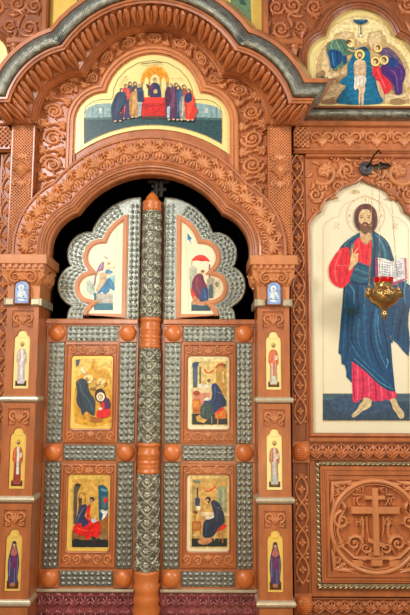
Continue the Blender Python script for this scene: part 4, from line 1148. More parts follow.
apostle(179, 86, 120, 8, (42, 62, 96), (60, 90, 130), -.5)
apostle(171, 83.5, 120, 10.5, (84, 48, 78), (110, 66, 98), -.5, 2.0, (170, 160, 140))
P.poly([(165, 92), (169, 90), (172, 98), (167, 108)], (74, 40, 66), 3); P.poly([(167, 107), (170, 106), (169.5, 118), (167, 118)], (166, 190, 196))
apostle(183.5, 92, 120, 7.5, (138, 140, 124), (168, 166, 146), 1, .1)
apostle(190, 89, 120.5, 9.5, (220, 56, 40), (236, 84, 56), -1.2)
P.poly([(186, 94), (191, 93), (192, 100), (187, 103), (184.5, 100)], (40, 54, 96), 3); P.poly([(194, 104), (197.5, 110), (196.5, 114), (191, 110)], (214, 54, 44))
P.line([(170, 78), (174, 79)], .5, (200, 150, 80)); P.line([(176, 78), (182, 78.6)], .5, (200, 150, 80)); P.line([(119, 86), (127, 76), (124, 78)], .6, (190, 150, 70)); P.line([(141, 64), (155, 62.4), (162, 63)], .7, (70, 60, 40))
P.build(gi)

# ---- festival icon (upper right)
P = Paint(.03).at(308, 0, 4.0)
rock, rock2, rock3 = (198, 168, 112), (220, 196, 144), (158, 126, 80)
P.poly([(22, 330), (24, 270), (34, 215), (60, 180), (74, 160), (84, 126), (110, 96), (150, 74), (190, 62), (230, 62), (274, 74), (312, 100), (334, 134), (350, 158), (380, 176), (412, 214), (426, 270), (426, 416), (50, 416), (70, 380)], (240, 222, 158))
P.poly([(28, 330), (32, 262), (44, 216), (66, 184), (76, 170), (96, 160), (112, 132), (150, 124), (184, 128), (186, 150), (215, 172), (235, 168), (240, 132), (296, 118), (300, 140), (312, 142), (316, 168), (350, 186), (384, 226), (402, 264), (410, 300), (414, 416), (50, 416), (64, 380), (84, 350)], rock)
for p in ([(60, 220), (75, 190), (90, 210), (84, 280), (60, 300)], [(40, 320), (70, 290), (120, 295), (130, 320), (90, 330)], [(120, 150), (150, 128), (175, 140), (150, 155)], [(250, 140), (285, 128), (292, 165), (262, 200), (245, 180)], [(300, 370), (350, 380), (400, 370), (410, 400), (310, 405)], [(60, 360), (110, 340), (140, 345), (120, 380), (60, 400)], [(384, 290), (404, 280), (412, 330), (390, 350)]): P.poly(p, rock2, 3)
for p in ([(30, 300), (60, 280), (70, 300), (50, 330)], [(100, 310), (150, 300), (140, 330), (112, 330)], [(60, 400), (120, 396), (110, 416), (60, 416)], [(222, 200), (240, 176), (250, 200), (236, 214)], [(340, 390), (390, 400), (380, 418), (330, 416)]): P.poly(p, rock3, 3)
for q in ((50, 340, 110, 322), (44, 372, 118, 350), (60, 390, 110, 384), (320, 398, 380, 384), (96, 300, 150, 288)): P.line([(q[0], q[1]), (q[2], q[3])], 3, (236, 216, 170))
for i in range(46):
    x_ = 50 + (i * 67) % 340; y_ = 200 + (i * 41) % 215
    if 130 < x_ < 290 and y_ > 210: continue
    P.line([(x_, y_), (x_ + 14, y_ - 8), (x_ + 24, y_ - 4)], [3.5, 1], rock3 if i % 3 else rock2, 2)
blue = (14, 104, 140)
P.poly([(176, 226), (196, 196), (226, 186), (246, 206), (250, 260), (262, 296), (272, 330), (284, 372), (292, 414), (124, 414), (132, 376), (152, 344), (130, 334), (134, 316), (156, 300), (160, 256)], blue, 3)
P.poly([(186, 212), (204, 196), (226, 188), (240, 204), (214, 206), (190, 222)], (40, 62, 80), 3)
for y_ in range(240, 415, 22): P.line([(160 + (y_ % 3) * 4, y_ + 6), (190, y_), (230, y_ + 5), (258, y_)], 2.2, (48, 140, 168), 3)
P.ell(207, 218, 20, 21, (240, 216, 120)); P.circ(207, 218, 20, 1.0, (206, 166, 84)); P.ell(207, 220, 11, 14, HAIR); P.ell(207, 223, 7.5, 11, SKIN); P.ell(207, 231, 5, 5, (120, 80, 50))
P.poly([(194, 240), (220, 240), (232, 256), (233, 290), (226, 318), (229, 352), (224, 380), (222, 412), (214, 420), (212, 360), (208, 420), (202, 400), (203, 360), (194, 350), (190, 318), (184, 288), (184, 256)], (216, 186, 146), 3)
P.line([(188, 256), (186, 284), (196, 306)], 6, (190, 152, 112), 3); P.line([(228, 256), (230, 284), (222, 302)], 6, (190, 152, 112), 3); P.line([(208, 246), (208, 300)], 2, (176, 138, 100)); P.line([(212, 350), (213, 410)], 2, (170, 130, 90))
P.poly([(188, 306), (222, 304), (234, 318), (228, 336), (222, 346), (206, 342), (190, 360), (184, 350), (186, 326)], (230, 222, 200), 3); P.line([(194, 312), (192, 350)], 2, (180, 168, 140)); P.line([(208, 312), (206, 340)], 2, (180, 168, 140)); P.line([(221, 310), (222, 340)], 2, (180, 168, 140))
P.poly([(76, 214), (74, 190), (88, 168), (110, 158), (136, 156), (156, 164), (176, 182), (190, 206), (184, 216), (166, 214), (156, 222), (150, 250), (140, 262), (124, 278), (104, 282), (92, 270), (88, 240)], (84, 122, 100), 2)
P.poly([(80, 204), (104, 198), (130, 206), (138, 228), (134, 250), (118, 262), (108, 272), (92, 270), (86, 240)], (16, 74, 124), 2); P.poly([(140, 222), (154, 222), (156, 250), (144, 262), (138, 244)], (18, 70, 112))
for q in (([(100, 162), (92, 180), (96, 196)], (140, 168, 128)), ([(126, 160), (140, 180), (150, 206)], (52, 92, 76)), ([(112, 164), (122, 184), (130, 202)], (136, 164, 124)), ([(98, 208), (100, 240), (106, 264)], (70, 140, 170)), ([(116, 208), (118, 250)], (8, 44, 84))): P.line(q[0], 4, q[1], 3)
P.line([(160, 196), (178, 204), (192, 204)], 5, SKIN, 3); P.line([(96, 274), (94, 300)], 4, SKIN); P.line([(124, 272), (122, 296)], 4, SKIN)
P.ell(172, 172, 17, 17, (238, 216, 136)); P.ell(163, 168, 11, 9, (104, 62, 52)); P.ell(168, 173, 6, 6, SKIN)
P.poly([(282, 204), (300, 192), (322, 190), (344, 206), (362, 226), (380, 262), (388, 300), (372, 322), (356, 276), (332, 240), (300, 226)], (92, 74, 104), 2)
for q in (([(304, 200), (340, 220), (368, 262)]), ([(320, 196), (350, 220), (376, 262)]), ([(312, 216), (340, 240), (362, 290)])): P.line(q, 2.5, (140, 116, 136), 3)
P.poly([(290, 268), (316, 250), (344, 248), (370, 256), (386, 274), (390, 300), (378, 334), (376, 374), (350, 376), (342, 344), (326, 322), (300, 304)], (74, 42, 110), 2)
P.poly([(318, 240), (338, 228), (356, 240), (362, 262), (344, 272), (324, 264)], (34, 66, 122), 2)
for q, cc in (([(330, 280), (352, 300), (360, 366)], (124, 88, 152)), ([(352, 262), (374, 284), (374, 320)], (112, 78, 142)), ([(310, 286), (334, 306), (348, 340)], (50, 24, 84))): P.line(q, 3, cc, 3)
P.poly([(262, 266), (276, 262), (290, 272), (294, 292), (310, 308), (330, 328), (336, 352), (320, 372), (306, 376), (294, 352), (282, 326), (258, 300)], (214, 44, 56), 2); P.line([(276, 276), (290, 310), (310, 350)], 4, (244, 104, 96), 3); P.line([(292, 300), (318, 330)], 3, (160, 24, 40)); P.poly([(272, 326), (286, 330), (304, 374), (302, 396), (286, 376)], (204, 168, 128), 2)
for hx, hy, r_ in ((280, 192, 17), (270, 246, 19), (304, 240, 18)):
    P.ell(hx, hy, r_, r_, (240, 218, 134)); P.circ(hx, hy, r_, .8, (206, 166, 84)); P.ell(hx, hy - 1, r_ * .6, r_ * .64, (112, 70, 46)); P.ell(hx - 4, hy + 3, r_ * .4, r_ * .46, SKIN)
P.poly([(180, 78), (238, 78), (240, 84), (230, 93), (212, 97), (196, 94), (182, 86)], (24, 74, 110)); P.poly([(186, 80), (234, 80), (228, 86), (192, 86)], (60, 110, 140)); P.line([(211, 96), (211, 126)], 4, (40, 80, 110)); P.line([(211, 126), (207, 148)], 3, (50, 84, 110)); P.line([(211, 126), (216, 148)], 3, (50, 84, 110)); P.ell(211, 142, 6, 4, (230, 230, 210))
P.poly([(48, 318), (54, 300), (64, 304), (72, 312), (80, 306), (80, 322), (60, 328)], (70, 84, 70))
P.line([(22, 328), (24, 268), (34, 215), (60, 182), (74, 162), (84, 128), (110, 98), (150, 76), (190, 64), (230, 64), (274, 76), (312, 102), (334, 136), (350, 160), (380, 178), (410, 214)], 2.2, (206, 166, 84))
P.build(bapt)

# ---- large standing figure
P = Paint(0.0, step=.00012).at(328, 180, 5.0)
cream, cream2, tan = (240, 226, 182), (232, 214, 168), (196, 166, 110)
P.line([(-25, 1212), (-25, 240), (-12, 215), (20, 190), (52, 182), (60, 150), (84, 120), (120, 104), (150, 92), (184, 74), (216, 90), (250, 104), (286, 120), (308, 150), (318, 182), (350, 188), (386, 214), (402, 240), (402, 1212)], 2.4, tan)
P.line([(-20, 1210), (-20, 242), (-8, 220), (22, 196), (58, 188), (66, 152), (88, 126), (122, 110), (152, 98), (184, 81), (214, 97), (248, 110), (282, 126), (302, 152), (310, 188), (348, 194), (382, 220), (396, 242), (396, 1210)], 1.2, (214, 190, 130))
P.circ(187, 180, 97, 2.2, (190, 140, 96)); P.circ(187, 180, 91, 1.0, (206, 170, 120))
for q in (-1, 1):
    P.line([(187 + q * 54, 150), (187 + q * 90, 150)], 1.4, (206, 160, 116)); P.line([(187 + q * 54, 208), (187 + q * 88, 208)], 1.4, (206, 160, 116))
P.line([(170, 120), (170, 88)], 1.4, (206, 160, 116)); P.line([(204, 120), (204, 88)], 1.4, (206, 160, 116))
for c_ in ((187, 100), (108, 178), (266, 178)): P.ell(c_[0], c_[1], 6, 8, (214, 176, 140))
P.ell(134, 60, 26, 12, (206, 190, 140)); P.ell(142, 58, 16, 8, (196, 178, 126))
for q in (30, 322):   # the abbreviations beside the head
    if q < 100: P.line([(q + 4, 222), (q + 4, 244)], 2.6, (206, 176, 136))
    else: P.line([(q, 222), (q + 11, 244)], 2.6, (206, 176, 136)); P.line([(q + 11, 222), (q, 244)], 2.2, (206, 176, 136))
    P.line([(q + 27, 225), (q + 21, 222), (q + 16, 228), (q + 15, 234), (q + 17, 240), (q + 22, 244), (q + 28, 241)], 2.6, (206, 176, 136), 3); P.line([(q, 215), (q + 27, 215)], 1.8, (206, 176, 136))
# ground
P.at(328, 303, 5.0)
P.rect(-26, 453, 410, 590, (54, 74, 90)); P.poly([(-26, 453), (410, 453), (410, 490), (200, 500), (-26, 484)], (74, 98, 108)); P.poly([(40, 470), (150, 462), (280, 480), (300, 540), (120, 560), (20, 520)], (58, 82, 106), 4)
P.line([(-26, 590), (410, 590)], 4, (210, 180, 120)); P.line([(-26, 453), (410, 453)], 2, (150, 140, 110))
# feet
for ft, sh in (([(180, 474), (214, 480), (216, 512), (196, 530), (172, 540), (150, 560), (128, 572), (118, 566), (124, 552), (146, 532), (158, 508), (172, 492)], [(190, 500), (168, 530), (140, 560)]), ([(308, 474), (338, 480), (350, 508), (366, 530), (380, 552), (378, 572), (364, 580), (352, 568), (340, 548), (326, 530), (318, 504)], [(330, 500), (348, 540), (366, 570)])):
    P.poly(ft, (208, 186, 136), 4); P.line(sh, 4, (176, 148, 100), 3)
# pink tunic
P.poly([(106, 280), (160, 300), (230, 380), (336, 440), (342, 474), (322, 476), (304, 488), (288, 480), (268, 492), (244, 486), (234, 494), (210, 480), (190, 472), (168, 480), (152, 492), (126, 497), (122, 440), (118, 360)], (214, 52, 84), 2)
for p, c in (([(146, 310), (150, 400), (146, 486)], (232, 96, 120)), ([(170, 340), (178, 420), (170, 474)], (168, 30, 62)), ([(200, 366), (206, 430), (204, 470)], (236, 104, 128)), ([(232, 392), (240, 440), (240, 486)], (164, 28, 60)), ([(262, 414), (270, 450), (270, 488)], (232, 96, 120)), ([(296, 432), (304, 460), (304, 484)], (168, 30, 62)), ([(320, 446), (326, 472)], (236, 108, 130)), ([(128, 330), (130, 420), (134, 490)], (176, 36, 66))): P.line(p, [5, 7], c, 4)
# blue cloak, lower part
cl, cl2, cl3, cl4 = (22, 70, 106), (46, 104, 138), (14, 48, 76), (32, 88, 126)
P.poly([(72, 0), (76, -60), (90, -120), (130, -190), (230, -230), (300, -180), (330, -100), (372, -110), (410, -90), (416, 0), (402, 60), (400, 110), (406, 150), (410, 200), (404, 268), (372, 236), (350, 206), (330, 190), (312, 160), (316, 220), (322, 300), (330, 380), (336, 444), (300, 438), (262, 414), (228, 384), (196, 350), (160, 320), (118, 290), (120, 400), (106, 384), (92, 370), (92, 340), (84, 312), (68, 304), (66, 262), (52, 250), (58, 170), (64, 80)], cl)
P.poly([(76, 0), (84, -90), (110, -130), (150, -60), (160, 20), (140, 60), (96, 60)], (30, 66, 74), 4)
for p, w_, c in (([(200, -60), (184, 60), (186, 180), (206, 280), (252, 372)], [16, 8], cl4), ([(244, 30), (236, 120), (250, 220), (290, 320)], [14, 5], cl2), ([(252, 60), (250, 130), (268, 210)], [6, 3], (70, 130, 154)), ([(270, 40), (282, 140), (300, 240), (312, 330)], [12, 5], cl3), ([(296, 280), (300, 300), (290, 330)], [8, 3], (84, 144, 168)), ([(130, 40), (118, 150), (130, 230), (190, 310)], [10, 4], cl3), ([(116, 200), (150, 262), (216, 330), (300, 404)], [5, 10], cl2), ([(90, 60), (80, 160), (78, 280)], [8, 5], cl4), ([(104, 30), (100, 160), (108, 290)], [6, 10], (18, 54, 80)), ([(112, 220), (104, 300), (110, 370)], [8, 4], cl4), ([(156, 80), (150, 180), (176, 260)], [9, 4], (40, 100, 124)), ([(222, 40), (214, 160), (236, 260), (276, 350)], [9, 4], cl3), ([(130, 278), (190, 330), (260, 396), (326, 432)], 4, (84, 144, 168)), ([(318, 200), (326, 140), (350, 60)], [10, 5], cl4), ([(350, 190), (360, 110), (384, 30)], [9, 5], cl3), ([(384, 236), (388, 150), (394, 60)], [7, 4], cl4), ([(330, 100), (346, 30), (352, -20)], [8, 6], cl2), ([(210, 320), (262, 376), (320, 416)], [6, 9], cl4)): P.line(p, w_, c, 5)
# upper body
P.at(328, 180, 5.0)
P.poly([(84, 540), (100, 480), (116, 440), (90, 345), (60, 345), (90, 308), (130, 282), (158, 264), (188, 270), (218, 252), (244, 268), (280, 290), (306, 326), (318, 370), (326, 410), (330, 560), (410, 560), (396, 640), (76, 640)], cl)
P.poly([(160, 236), (218, 236), (220, 300), (190, 320), (160, 296)], (200, 160, 112))
P.poly([(146, 292), (160, 284), (174, 312), (188, 322), (206, 306), (219, 296), (220, 350), (212, 434), (180, 420), (150, 410), (128, 380), (118, 330)], (222, 34, 46))
P.line([(206, 312), (196, 370), (190, 420)], [3, 6], (180, 20, 36), 3); P.line([(150, 300), (160, 350), (168, 410)], [5, 3], (244, 84, 84), 3); P.line([(174, 316), (178, 380)], 3, (190, 24, 38))
P.line([(158, 286), (176, 314), (189, 323), (206, 308), (216, 296)], 2.4, (210, 160, 90))
# cloak over both shoulders
P.poly([(158, 262), (140, 284), (128, 296), (118, 318), (112, 344), (96, 340), (70, 352), (58, 350), (64, 334), (86, 310), (120, 284)], (26, 70, 92), 3); P.line([(146, 276), (110, 300), (80, 332)], [4, 7], (60, 120, 134), 4)
P.poly([(216, 250), (240, 262), (282, 290), (308, 328), (322, 372), (326, 410), (240, 400), (236, 560), (196, 560), (204, 470), (212, 430), (222, 350), (222, 300)], (28, 76, 98), 3)
for p, w_, c in (([(236, 272), (262, 300), (282, 350), (288, 396)], [6, 12], (60, 124, 140)), ([(224, 270), (236, 330), (228, 420), (216, 520)], [6, 10], (16, 48, 68)), ([(252, 290), (258, 340), (250, 392)], [5, 7], (40, 100, 120)), ([(300, 330), (312, 380), (314, 404)], [4, 6], (16, 50, 72)), ([(244, 268), (276, 294), (300, 330)], 3, (60, 116, 132)), ([(218, 262), (222, 300), (224, 340)], 4, (84, 140, 146))): P.line(p, w_, c, 4)
# red sleeve
P.poly([(60, 346), (76, 338), (96, 336), (108, 350), (112, 390), (120, 424), (132, 446), (122, 468), (112, 500), (94, 526), (72, 538), (56, 536), (30, 522), (12, 500), (4, 466), (6, 430), (22, 396), (40, 368)], (222, 36, 48), 4)
for p, w_, c in (([(66, 352), (46, 400), (34, 450), (44, 510)], [5, 8], (246, 92, 92)), ([(96, 350), (90, 400), (96, 430)], [4, 6], (172, 20, 36)), ([(34, 424), (70, 428), (118, 424)], [5, 3], (246, 96, 96)), ([(60, 440), (56, 490), (64, 528)], [5, 4], (176, 22, 38)), ([(100, 440), (88, 480), (78, 526)], [6, 4], (180, 24, 40)), ([(16, 440), (18, 480), (34, 514)], [4, 6], (180, 24, 40)), ([(80, 346), (70, 390), (60, 420)], [4, 4], (186, 26, 42))): P.line(p, w_, c, 4)
P.poly([(112, 350), (118, 316), (134, 320), (126, 352), (120, 390), (114, 400)], (120, 116, 92))
# blessing hand
P.poly([(102, 446), (110, 424), (112, 396), (118, 376), (126, 362), (134, 372), (148, 366), (150, 392), (146, 416), (130, 430), (120, 442), (110, 452)], (222, 182, 124), 3)
for p, w_ in (([(128, 374), (138, 356), (150, 340)], [6, 4]), ([(120, 378), (122, 360), (120, 342)], [6, 4]), ([(140, 384), (150, 374), (152, 366)], [6, 4]), ([(116, 398), (126, 388), (136, 392)], [5, 4])): P.line(p, w_, (228, 190, 132), 3)
P.line([(130, 380), (140, 396), (136, 414)], 2, (168, 116, 70), 3); P.line([(124, 372), (134, 356)], 1.4, (168, 116, 70))
# crossing folds at the waist
P.poly([(132, 436), (150, 410), (180, 420), (212, 434), (210, 470), (200, 500), (150, 520), (112, 500), (120, 466)], (30, 84, 106), 3)
for p, w_, c in (([(130, 444), (160, 452), (204, 470)], [9, 6], (56, 114, 134)), ([(122, 470), (156, 490), (200, 496)], [6, 9], (48, 104, 126)), ([(126, 458), (160, 472), (204, 484)], [4, 5], (16, 50, 70)), ([(112, 500), (150, 516), (200, 520)], [5, 8], (18, 52, 72)), ([(150, 420), (180, 430), (208, 446)], [3, 5], (18, 52, 72)), ([(106, 520), (130, 560), (128, 620)], [10, 6], (64, 124, 142)), ([(150, 530), (148, 590), (156, 640)], [7, 10], (20, 56, 78)), ([(180, 530), (184, 590), (180, 640)], [9, 7], (50, 110, 130)), ([(96, 520), (86, 580), (84, 640)], [6, 10], (40, 96, 116)), ([(390, 500), (380, 560), (386, 620)], [10, 6], (70, 130, 146))): P.line(p, w_, c, 4)
# head
P.poly([(187, 118), (214, 124), (236, 146), (246, 180), (247, 214), (240, 240), (222, 262), (206, 262), (208, 240), (166, 240), (160, 256), (146, 244), (134, 220), (131, 188), (136, 156), (156, 128)], (98, 58, 50), 4)
P.poly([(187, 146), (206, 152), (216, 172), (218, 200), (212, 228), (198, 252), (186, 258), (172, 250), (160, 228), (154, 200), (156, 172), (168, 152)], (218, 184, 132), 4)
P.poly([(157, 206), (166, 220), (176, 214), (186, 212), (197, 214), (208, 220), (216, 206), (214, 232), (204, 254), (196, 266), (186, 270), (176, 264), (164, 250), (158, 230)], (112, 76, 50), 4)
P.ell(186, 225, 9, 4, (206, 130, 90)); P.line([(172, 219), (179, 213), (186, 213), (194, 213), (201, 219)], 3.4, (92, 58, 40), 3); P.line([(186, 178), (184, 200), (181, 208), (186, 210), (191, 207)], 2.4, (170, 126, 82), 3)
for q in (-1, 1):
    P.line([(186 + q * 8, 180), (186 + q * 17, 176), (186 + q * 27, 181)], 2.6, (96, 62, 42), 3); P.ell(186 + q * 17, 187, 8.5, 4, (150, 108, 76)); P.ell(186 + q * 17, 187, 5.0, 2.6, (60, 40, 34)); P.ell(186 + q * 22, 187, 1.6, 1.4, (220, 200, 170))
P.line([(187, 120), (187, 148)], 1.6, (66, 38, 36)); P.line([(160, 140), (148, 170), (146, 210), (156, 240)], [3, 5], (74, 44, 40), 4); P.line([(214, 140), (230, 170), (234, 210), (226, 244)], [3, 5], (74, 44, 40), 4); P.line([(172, 132), (156, 160), (152, 196)], 2, (140, 92, 72), 4); P.line([(202, 132), (222, 160), (226, 196)], 2, (140, 92, 72), 4)
# book
P.poly([(234, 390), (252, 386), (252, 496), (258, 500), (236, 508)], (148, 62, 108)); P.poly([(374, 390), (391, 390), (394, 494), (330, 528), (306, 520), (330, 508)], (166, 66, 108)); P.poly([(378, 388), (388, 390), (391, 494), (384, 496)], (196, 100, 130))
P.poly([(250, 387), (284, 394), (320, 408), (326, 510), (290, 498), (252, 494)], (232, 228, 208)); P.poly([(320, 408), (350, 394), (380, 387), (385, 492), (356, 500), (326, 512)], (222, 220, 206)); P.line([(320, 408), (326, 510)], 2, (140, 130, 130))
P.line([(258, 392), (260, 494)], 2, (120, 130, 190)); P.line([(374, 392), (379, 492)], 1.4, (120, 130, 190))
for i in range(7):
    y_ = 408 + i * 12
    for j in range(4):
        P.line([(268 + j * 12, y_ + j * 2.4), (276 + j * 12, y_ + 1 + j * 2.4)], 4.0 if (i + j) % 2 else 5, (96, 116, 176) if (i * 3 + j) % 4 else (170, 180, 206))
        P.line([(330 + j * 11, y_ + 7 - j * 2.6), (337 + j * 11, y_ + 5 - j * 2.6)], 4.0 if (i + j) % 2 else 5, (104, 124, 180) if (i * 2 + j) % 3 else (172, 182, 206))
P.build(chi)

# ---- icons on the doors (px from enlargements)
SD = .03
def door_painting(s, k): return SPEC[('door', s, k)], Paint(YD - .011)
bd, P = door_painting(-1, 0); P.at(65, 345, 6.41)
P.poly([(68, 84), (290, 84), (302, 100), (302, 510), (290, 522), (68, 522), (58, 508), (58, 100)], (236, 200, 96))
P.poly([(70, 240), (100, 190), (130, 180), (160, 150), (176, 110), (200, 104), (214, 160), (240, 150), (290, 180), (298, 300), (298, 500), (66, 500)], (214, 160, 44), 2)
for i in range(26):
    x = 76 + (i * 53) % 216; y_ = 180 + (i * 97) % 300; P.line([(x, y_), (x + 8, y_ + 26)], [7, 2], (182, 112, 22) if i % 2 else (244, 214, 110))
P.ell(208, 258, 44, 30, (206, 170, 80)); P.ell(236, 230, 26, 20, (232, 206, 130)); P.ell(180, 282, 20, 12, (150, 110, 40))
for i in range(9): P.ell(172 + (i * 31) % 100, 236 + (i * 23) % 56, 6, 5, (120, 84, 26))
P.poly([(70, 94), (96, 92), (86, 130), (70, 136)], (60, 84, 100)); P.poly([(100, 140), (112, 146), (132, 180), (124, 188), (108, 168)], (232, 230, 214))
P.ell(150, 216, 31, 31, (240, 222, 140)); P.circ(150, 216, 31, 3, (196, 150, 70)); P.ell(140, 222, 13, 16, (170, 120, 70))
P.poly([(70, 248), (78, 228), (104, 214), (130, 222), (146, 244), (150, 272), (162, 306), (182, 334), (194, 362), (192, 410), (188, 450), (164, 446), (140, 424), (124, 434), (116, 450), (104, 436), (100, 410), (84, 392), (74, 366), (72, 340), (78, 300)], (44, 64, 76), 2)
P.line([(96, 250), (108, 300), (150, 350), (176, 420)], [9, 5], (74, 98, 104), 4); P.line([(90, 310), (100, 370), (124, 410)], [8, 4], (30, 46, 56), 4); P.line([(130, 250), (134, 300), (160, 350)], [5, 8], (28, 44, 54), 4); P.ell(88, 236, 12, 12, (80, 84, 84))
P.poly([(200, 290), (226, 278), (250, 292), (262, 330), (270, 360), (250, 400), (232, 394), (224, 372), (196, 350), (192, 316)], (44, 30, 30), 3); P.ell(228, 332, 27, 29, (244, 232, 196)); P.circ(228, 332, 14, 5, (160, 120, 80)); P.ell(232, 330, 7, 8, (196, 150, 100))
P.poly([(252, 340), (280, 344), (292, 380), (284, 416), (262, 424), (246, 400)], (74, 36, 84), 3); P.poly([(236, 366), (252, 370), (256, 410), (286, 408), (292, 436), (276, 462), (206, 466), (206, 424), (228, 410)], (224, 30, 28), 2)
P.poly([(214, 404), (236, 400), (240, 412), (220, 418)], (236, 226, 206)); P.ell(196, 482, 40, 12, (176, 104, 40)); P.line([(160, 460), (200, 470)], 10, (150, 90, 50))
P.build(bd)
bd, P = door_painting(-1, 1); P.at(62, 462, 6.41)
gold = (212, 166, 72)
P.poly([(64, 92), (290, 92), (304, 106), (304, 540), (290, 552), (64, 552), (54, 538), (54, 106)], (226, 188, 92)); P.poly([(66, 110), (290, 110), (294, 540), (66, 540)], gold)
P.poly([(80, 150), (100, 134), (122, 144), (110, 176), (100, 200), (94, 380), (72, 400), (74, 190)], (96, 84, 66)); P.poly([(80, 146), (100, 134), (124, 148), (104, 160)], (52, 46, 48)); P.line([(110, 260), (108, 220), (118, 200), (132, 198), (146, 212), (150, 260)], 6, (120, 96, 50), 4); P.rect(106, 230, 128, 330, (90, 66, 48))
P.poly([(232, 150), (262, 146), (290, 166), (296, 190), (296, 430), (244, 430), (236, 340)], (30, 88, 108)); P.poly([(248, 168), (290, 176), (290, 192), (250, 186)], (84, 150, 160)); P.rect(252, 220, 284, 330, (70, 110, 112)); P.poly([(266, 240), (290, 222), (292, 246), (272, 270)], (216, 40, 30)); P.poly([(244, 310), (262, 304), (280, 316), (292, 306), (292, 326), (262, 376), (254, 370), (264, 336)], (232, 232, 220)); P.poly([(244, 380), (296, 340), (296, 440), (244, 440)], (156, 96, 40))
P.rect(64, 440, 296, 540, (140, 96, 56)); P.rect(64, 500, 296, 546, (32, 44, 46)); P.ell(92, 516, 30, 24, (24, 40, 44)); P.ell(150, 516, 22, 18, (40, 46, 44)); P.ell(250, 510, 34, 26, (36, 40, 40)); P.ell(262, 480, 30, 18, (150, 112, 70)); P.poly([(190, 470), (220, 470), (214, 540), (196, 540)], (60, 44, 50))
P.ell(190, 242, 25, 27, (232, 196, 110)); P.circ(190, 242, 24, 2.5, (176, 130, 60)); P.ell(192, 240, 17, 17, (70, 44, 34)); P.ell(187, 250, 10, 12, (196, 150, 100))
P.poly([(160, 290), (184, 274), (178, 320), (180, 350), (210, 386), (236, 376), (244, 410), (242, 460), (226, 484), (190, 476), (160, 500), (140, 474), (96, 464), (72, 440), (78, 410), (110, 390), (140, 400), (156, 360)], (222, 30, 24), 3)
P.poly([(124, 280), (152, 270), (162, 290), (150, 330), (146, 350), (172, 384), (160, 404), (130, 418), (120, 390), (96, 396), (80, 400), (96, 350), (104, 310)], (52, 56, 92), 3); P.line([(140, 290), (112, 340), (92, 390)], [6, 4], (110, 116, 130), 4); P.line([(96, 420), (140, 440), (200, 440)], [6, 4], (244, 90, 60), 4); P.line([(176, 420), (200, 470)], 4, (160, 14, 16)); P.poly([(184, 370), (214, 360), (224, 380), (196, 392)], (196, 210, 220)); P.line([(168, 356), (180, 368)], 8, (190, 130, 90))
P.build(bd)
bd, P = door_painting(1, 0); P.at(184, 345, 6.41)
P.poly([(44, 80), (280, 80), (292, 96), (292, 510), (280, 522), (52, 522), (42, 508), (42, 96)], (230, 214, 152)); P.poly([(52, 104), (278, 104), (278, 510), (52, 510)], (214, 190, 112))
P.poly([(56, 118), (74, 108), (98, 112), (88, 140), (86, 270), (58, 274)], (66, 92, 112)); P.poly([(54, 116), (72, 108), (100, 110), (84, 138), (52, 140)], (30, 66, 110)); P.rect(98, 140, 110, 250, (110, 104, 84))
P.poly([(206, 132), (240, 114), (270, 128), (272, 330), (240, 320), (206, 260)], (196, 150, 66)); P.poly([(200, 146), (214, 122), (240, 114), (266, 122), (262, 140), (226, 132), (208, 150)], (206, 84, 40)); P.poly([(244, 116), (270, 128), (264, 142)], (60, 90, 60)); P.rect(198, 150, 206, 220, (220, 190, 120)); P.rect(246, 170, 256, 240, (230, 206, 130))
P.line([(130, 154), (144, 174), (168, 178), (194, 158)], [9, 9], (206, 56, 30), 4); P.rect(86, 250, 180, 274, (226, 214, 180)); P.ell(108, 266, 16, 18, (226, 216, 190)); P.rect(54, 300, 168, 400, (206, 140, 110)); P.poly([(54, 276), (170, 276), (170, 306), (54, 306)], (220, 200, 150))
P.poly([(56, 306), (82, 290), (104, 306), (96, 324), (70, 322)], (176, 70, 30), 2); P.poly([(54, 350), (100, 340), (114, 380), (100, 440), (56, 436)], (196, 110, 42)); P.rect(60, 360, 96, 400, (216, 140, 60)); P.line([(60, 420), (104, 420)], 5, (140, 76, 30))
P.rect(52, 440, 278, 510, (34, 44, 40)); P.poly([(76, 460), (100, 446), (150, 476), (130, 500), (84, 488)], (206, 160, 72)); P.poly([(196, 410), (250, 392), (276, 430), (272, 470), (232, 474), (200, 470)], (216, 120, 40)); P.poly([(204, 426), (246, 392), (256, 412), (214, 440)], (226, 50, 22)); P.line([(216, 470), (216, 506)], 6, (206, 150, 80)); P.line([(178, 440), (178, 504)], 6, (140, 150, 140))
P.ell(158, 228, 24, 25, (236, 214, 140)); P.circ(158, 228, 23, 3, (176, 150, 90)); P.ell(160, 228, 12, 14, (130, 100, 66))
P.poly([(176, 262), (196, 244), (216, 256), (236, 290), (256, 330), (272, 360), (268, 390), (240, 400), (210, 426), (186, 444), (150, 476), (110, 462), (104, 420), (120, 380), (142, 350), (172, 350), (180, 310)], (20, 52, 92), 3)
P.poly([(112, 390), (150, 366), (180, 380), (190, 420), (170, 470), (118, 466), (104, 430)], (44, 74, 74), 3); P.line([(196, 260), (200, 310), (190, 350), (150, 366)], [8, 5], (50, 90, 130), 4); P.line([(220, 290), (236, 340), (250, 380)], [4, 7], (12, 34, 66), 4); P.line([(126, 400), (120, 450)], 5, (80, 112, 104)); P.line([(214, 300), (250, 316)], 5, (120, 110, 120)); P.poly([(124, 346), (150, 334), (172, 344), (160, 356), (134, 356)], (232, 226, 206))
P.build(bd)
bd, P = door_painting(1, 1); P.at(182, 462, 6.41)
P.poly([(58, 86), (288, 86), (302, 100), (302, 540), (288, 554), (58, 554), (50, 540), (50, 100)], (222, 196, 120)); P.poly([(62, 106), (290, 106), (290, 540), (62, 540)], (204, 164, 84))
P.poly([(66, 112), (120, 122), (110, 142), (76, 132)], (110, 124, 104)); P.rect(228, 156, 286, 360, (150, 164, 120)); P.rect(240, 170, 250, 320, (110, 146, 130)); P.rect(262, 166, 272, 320, (186, 180, 130)); P.rect(66, 150, 84, 330, (176, 150, 84))
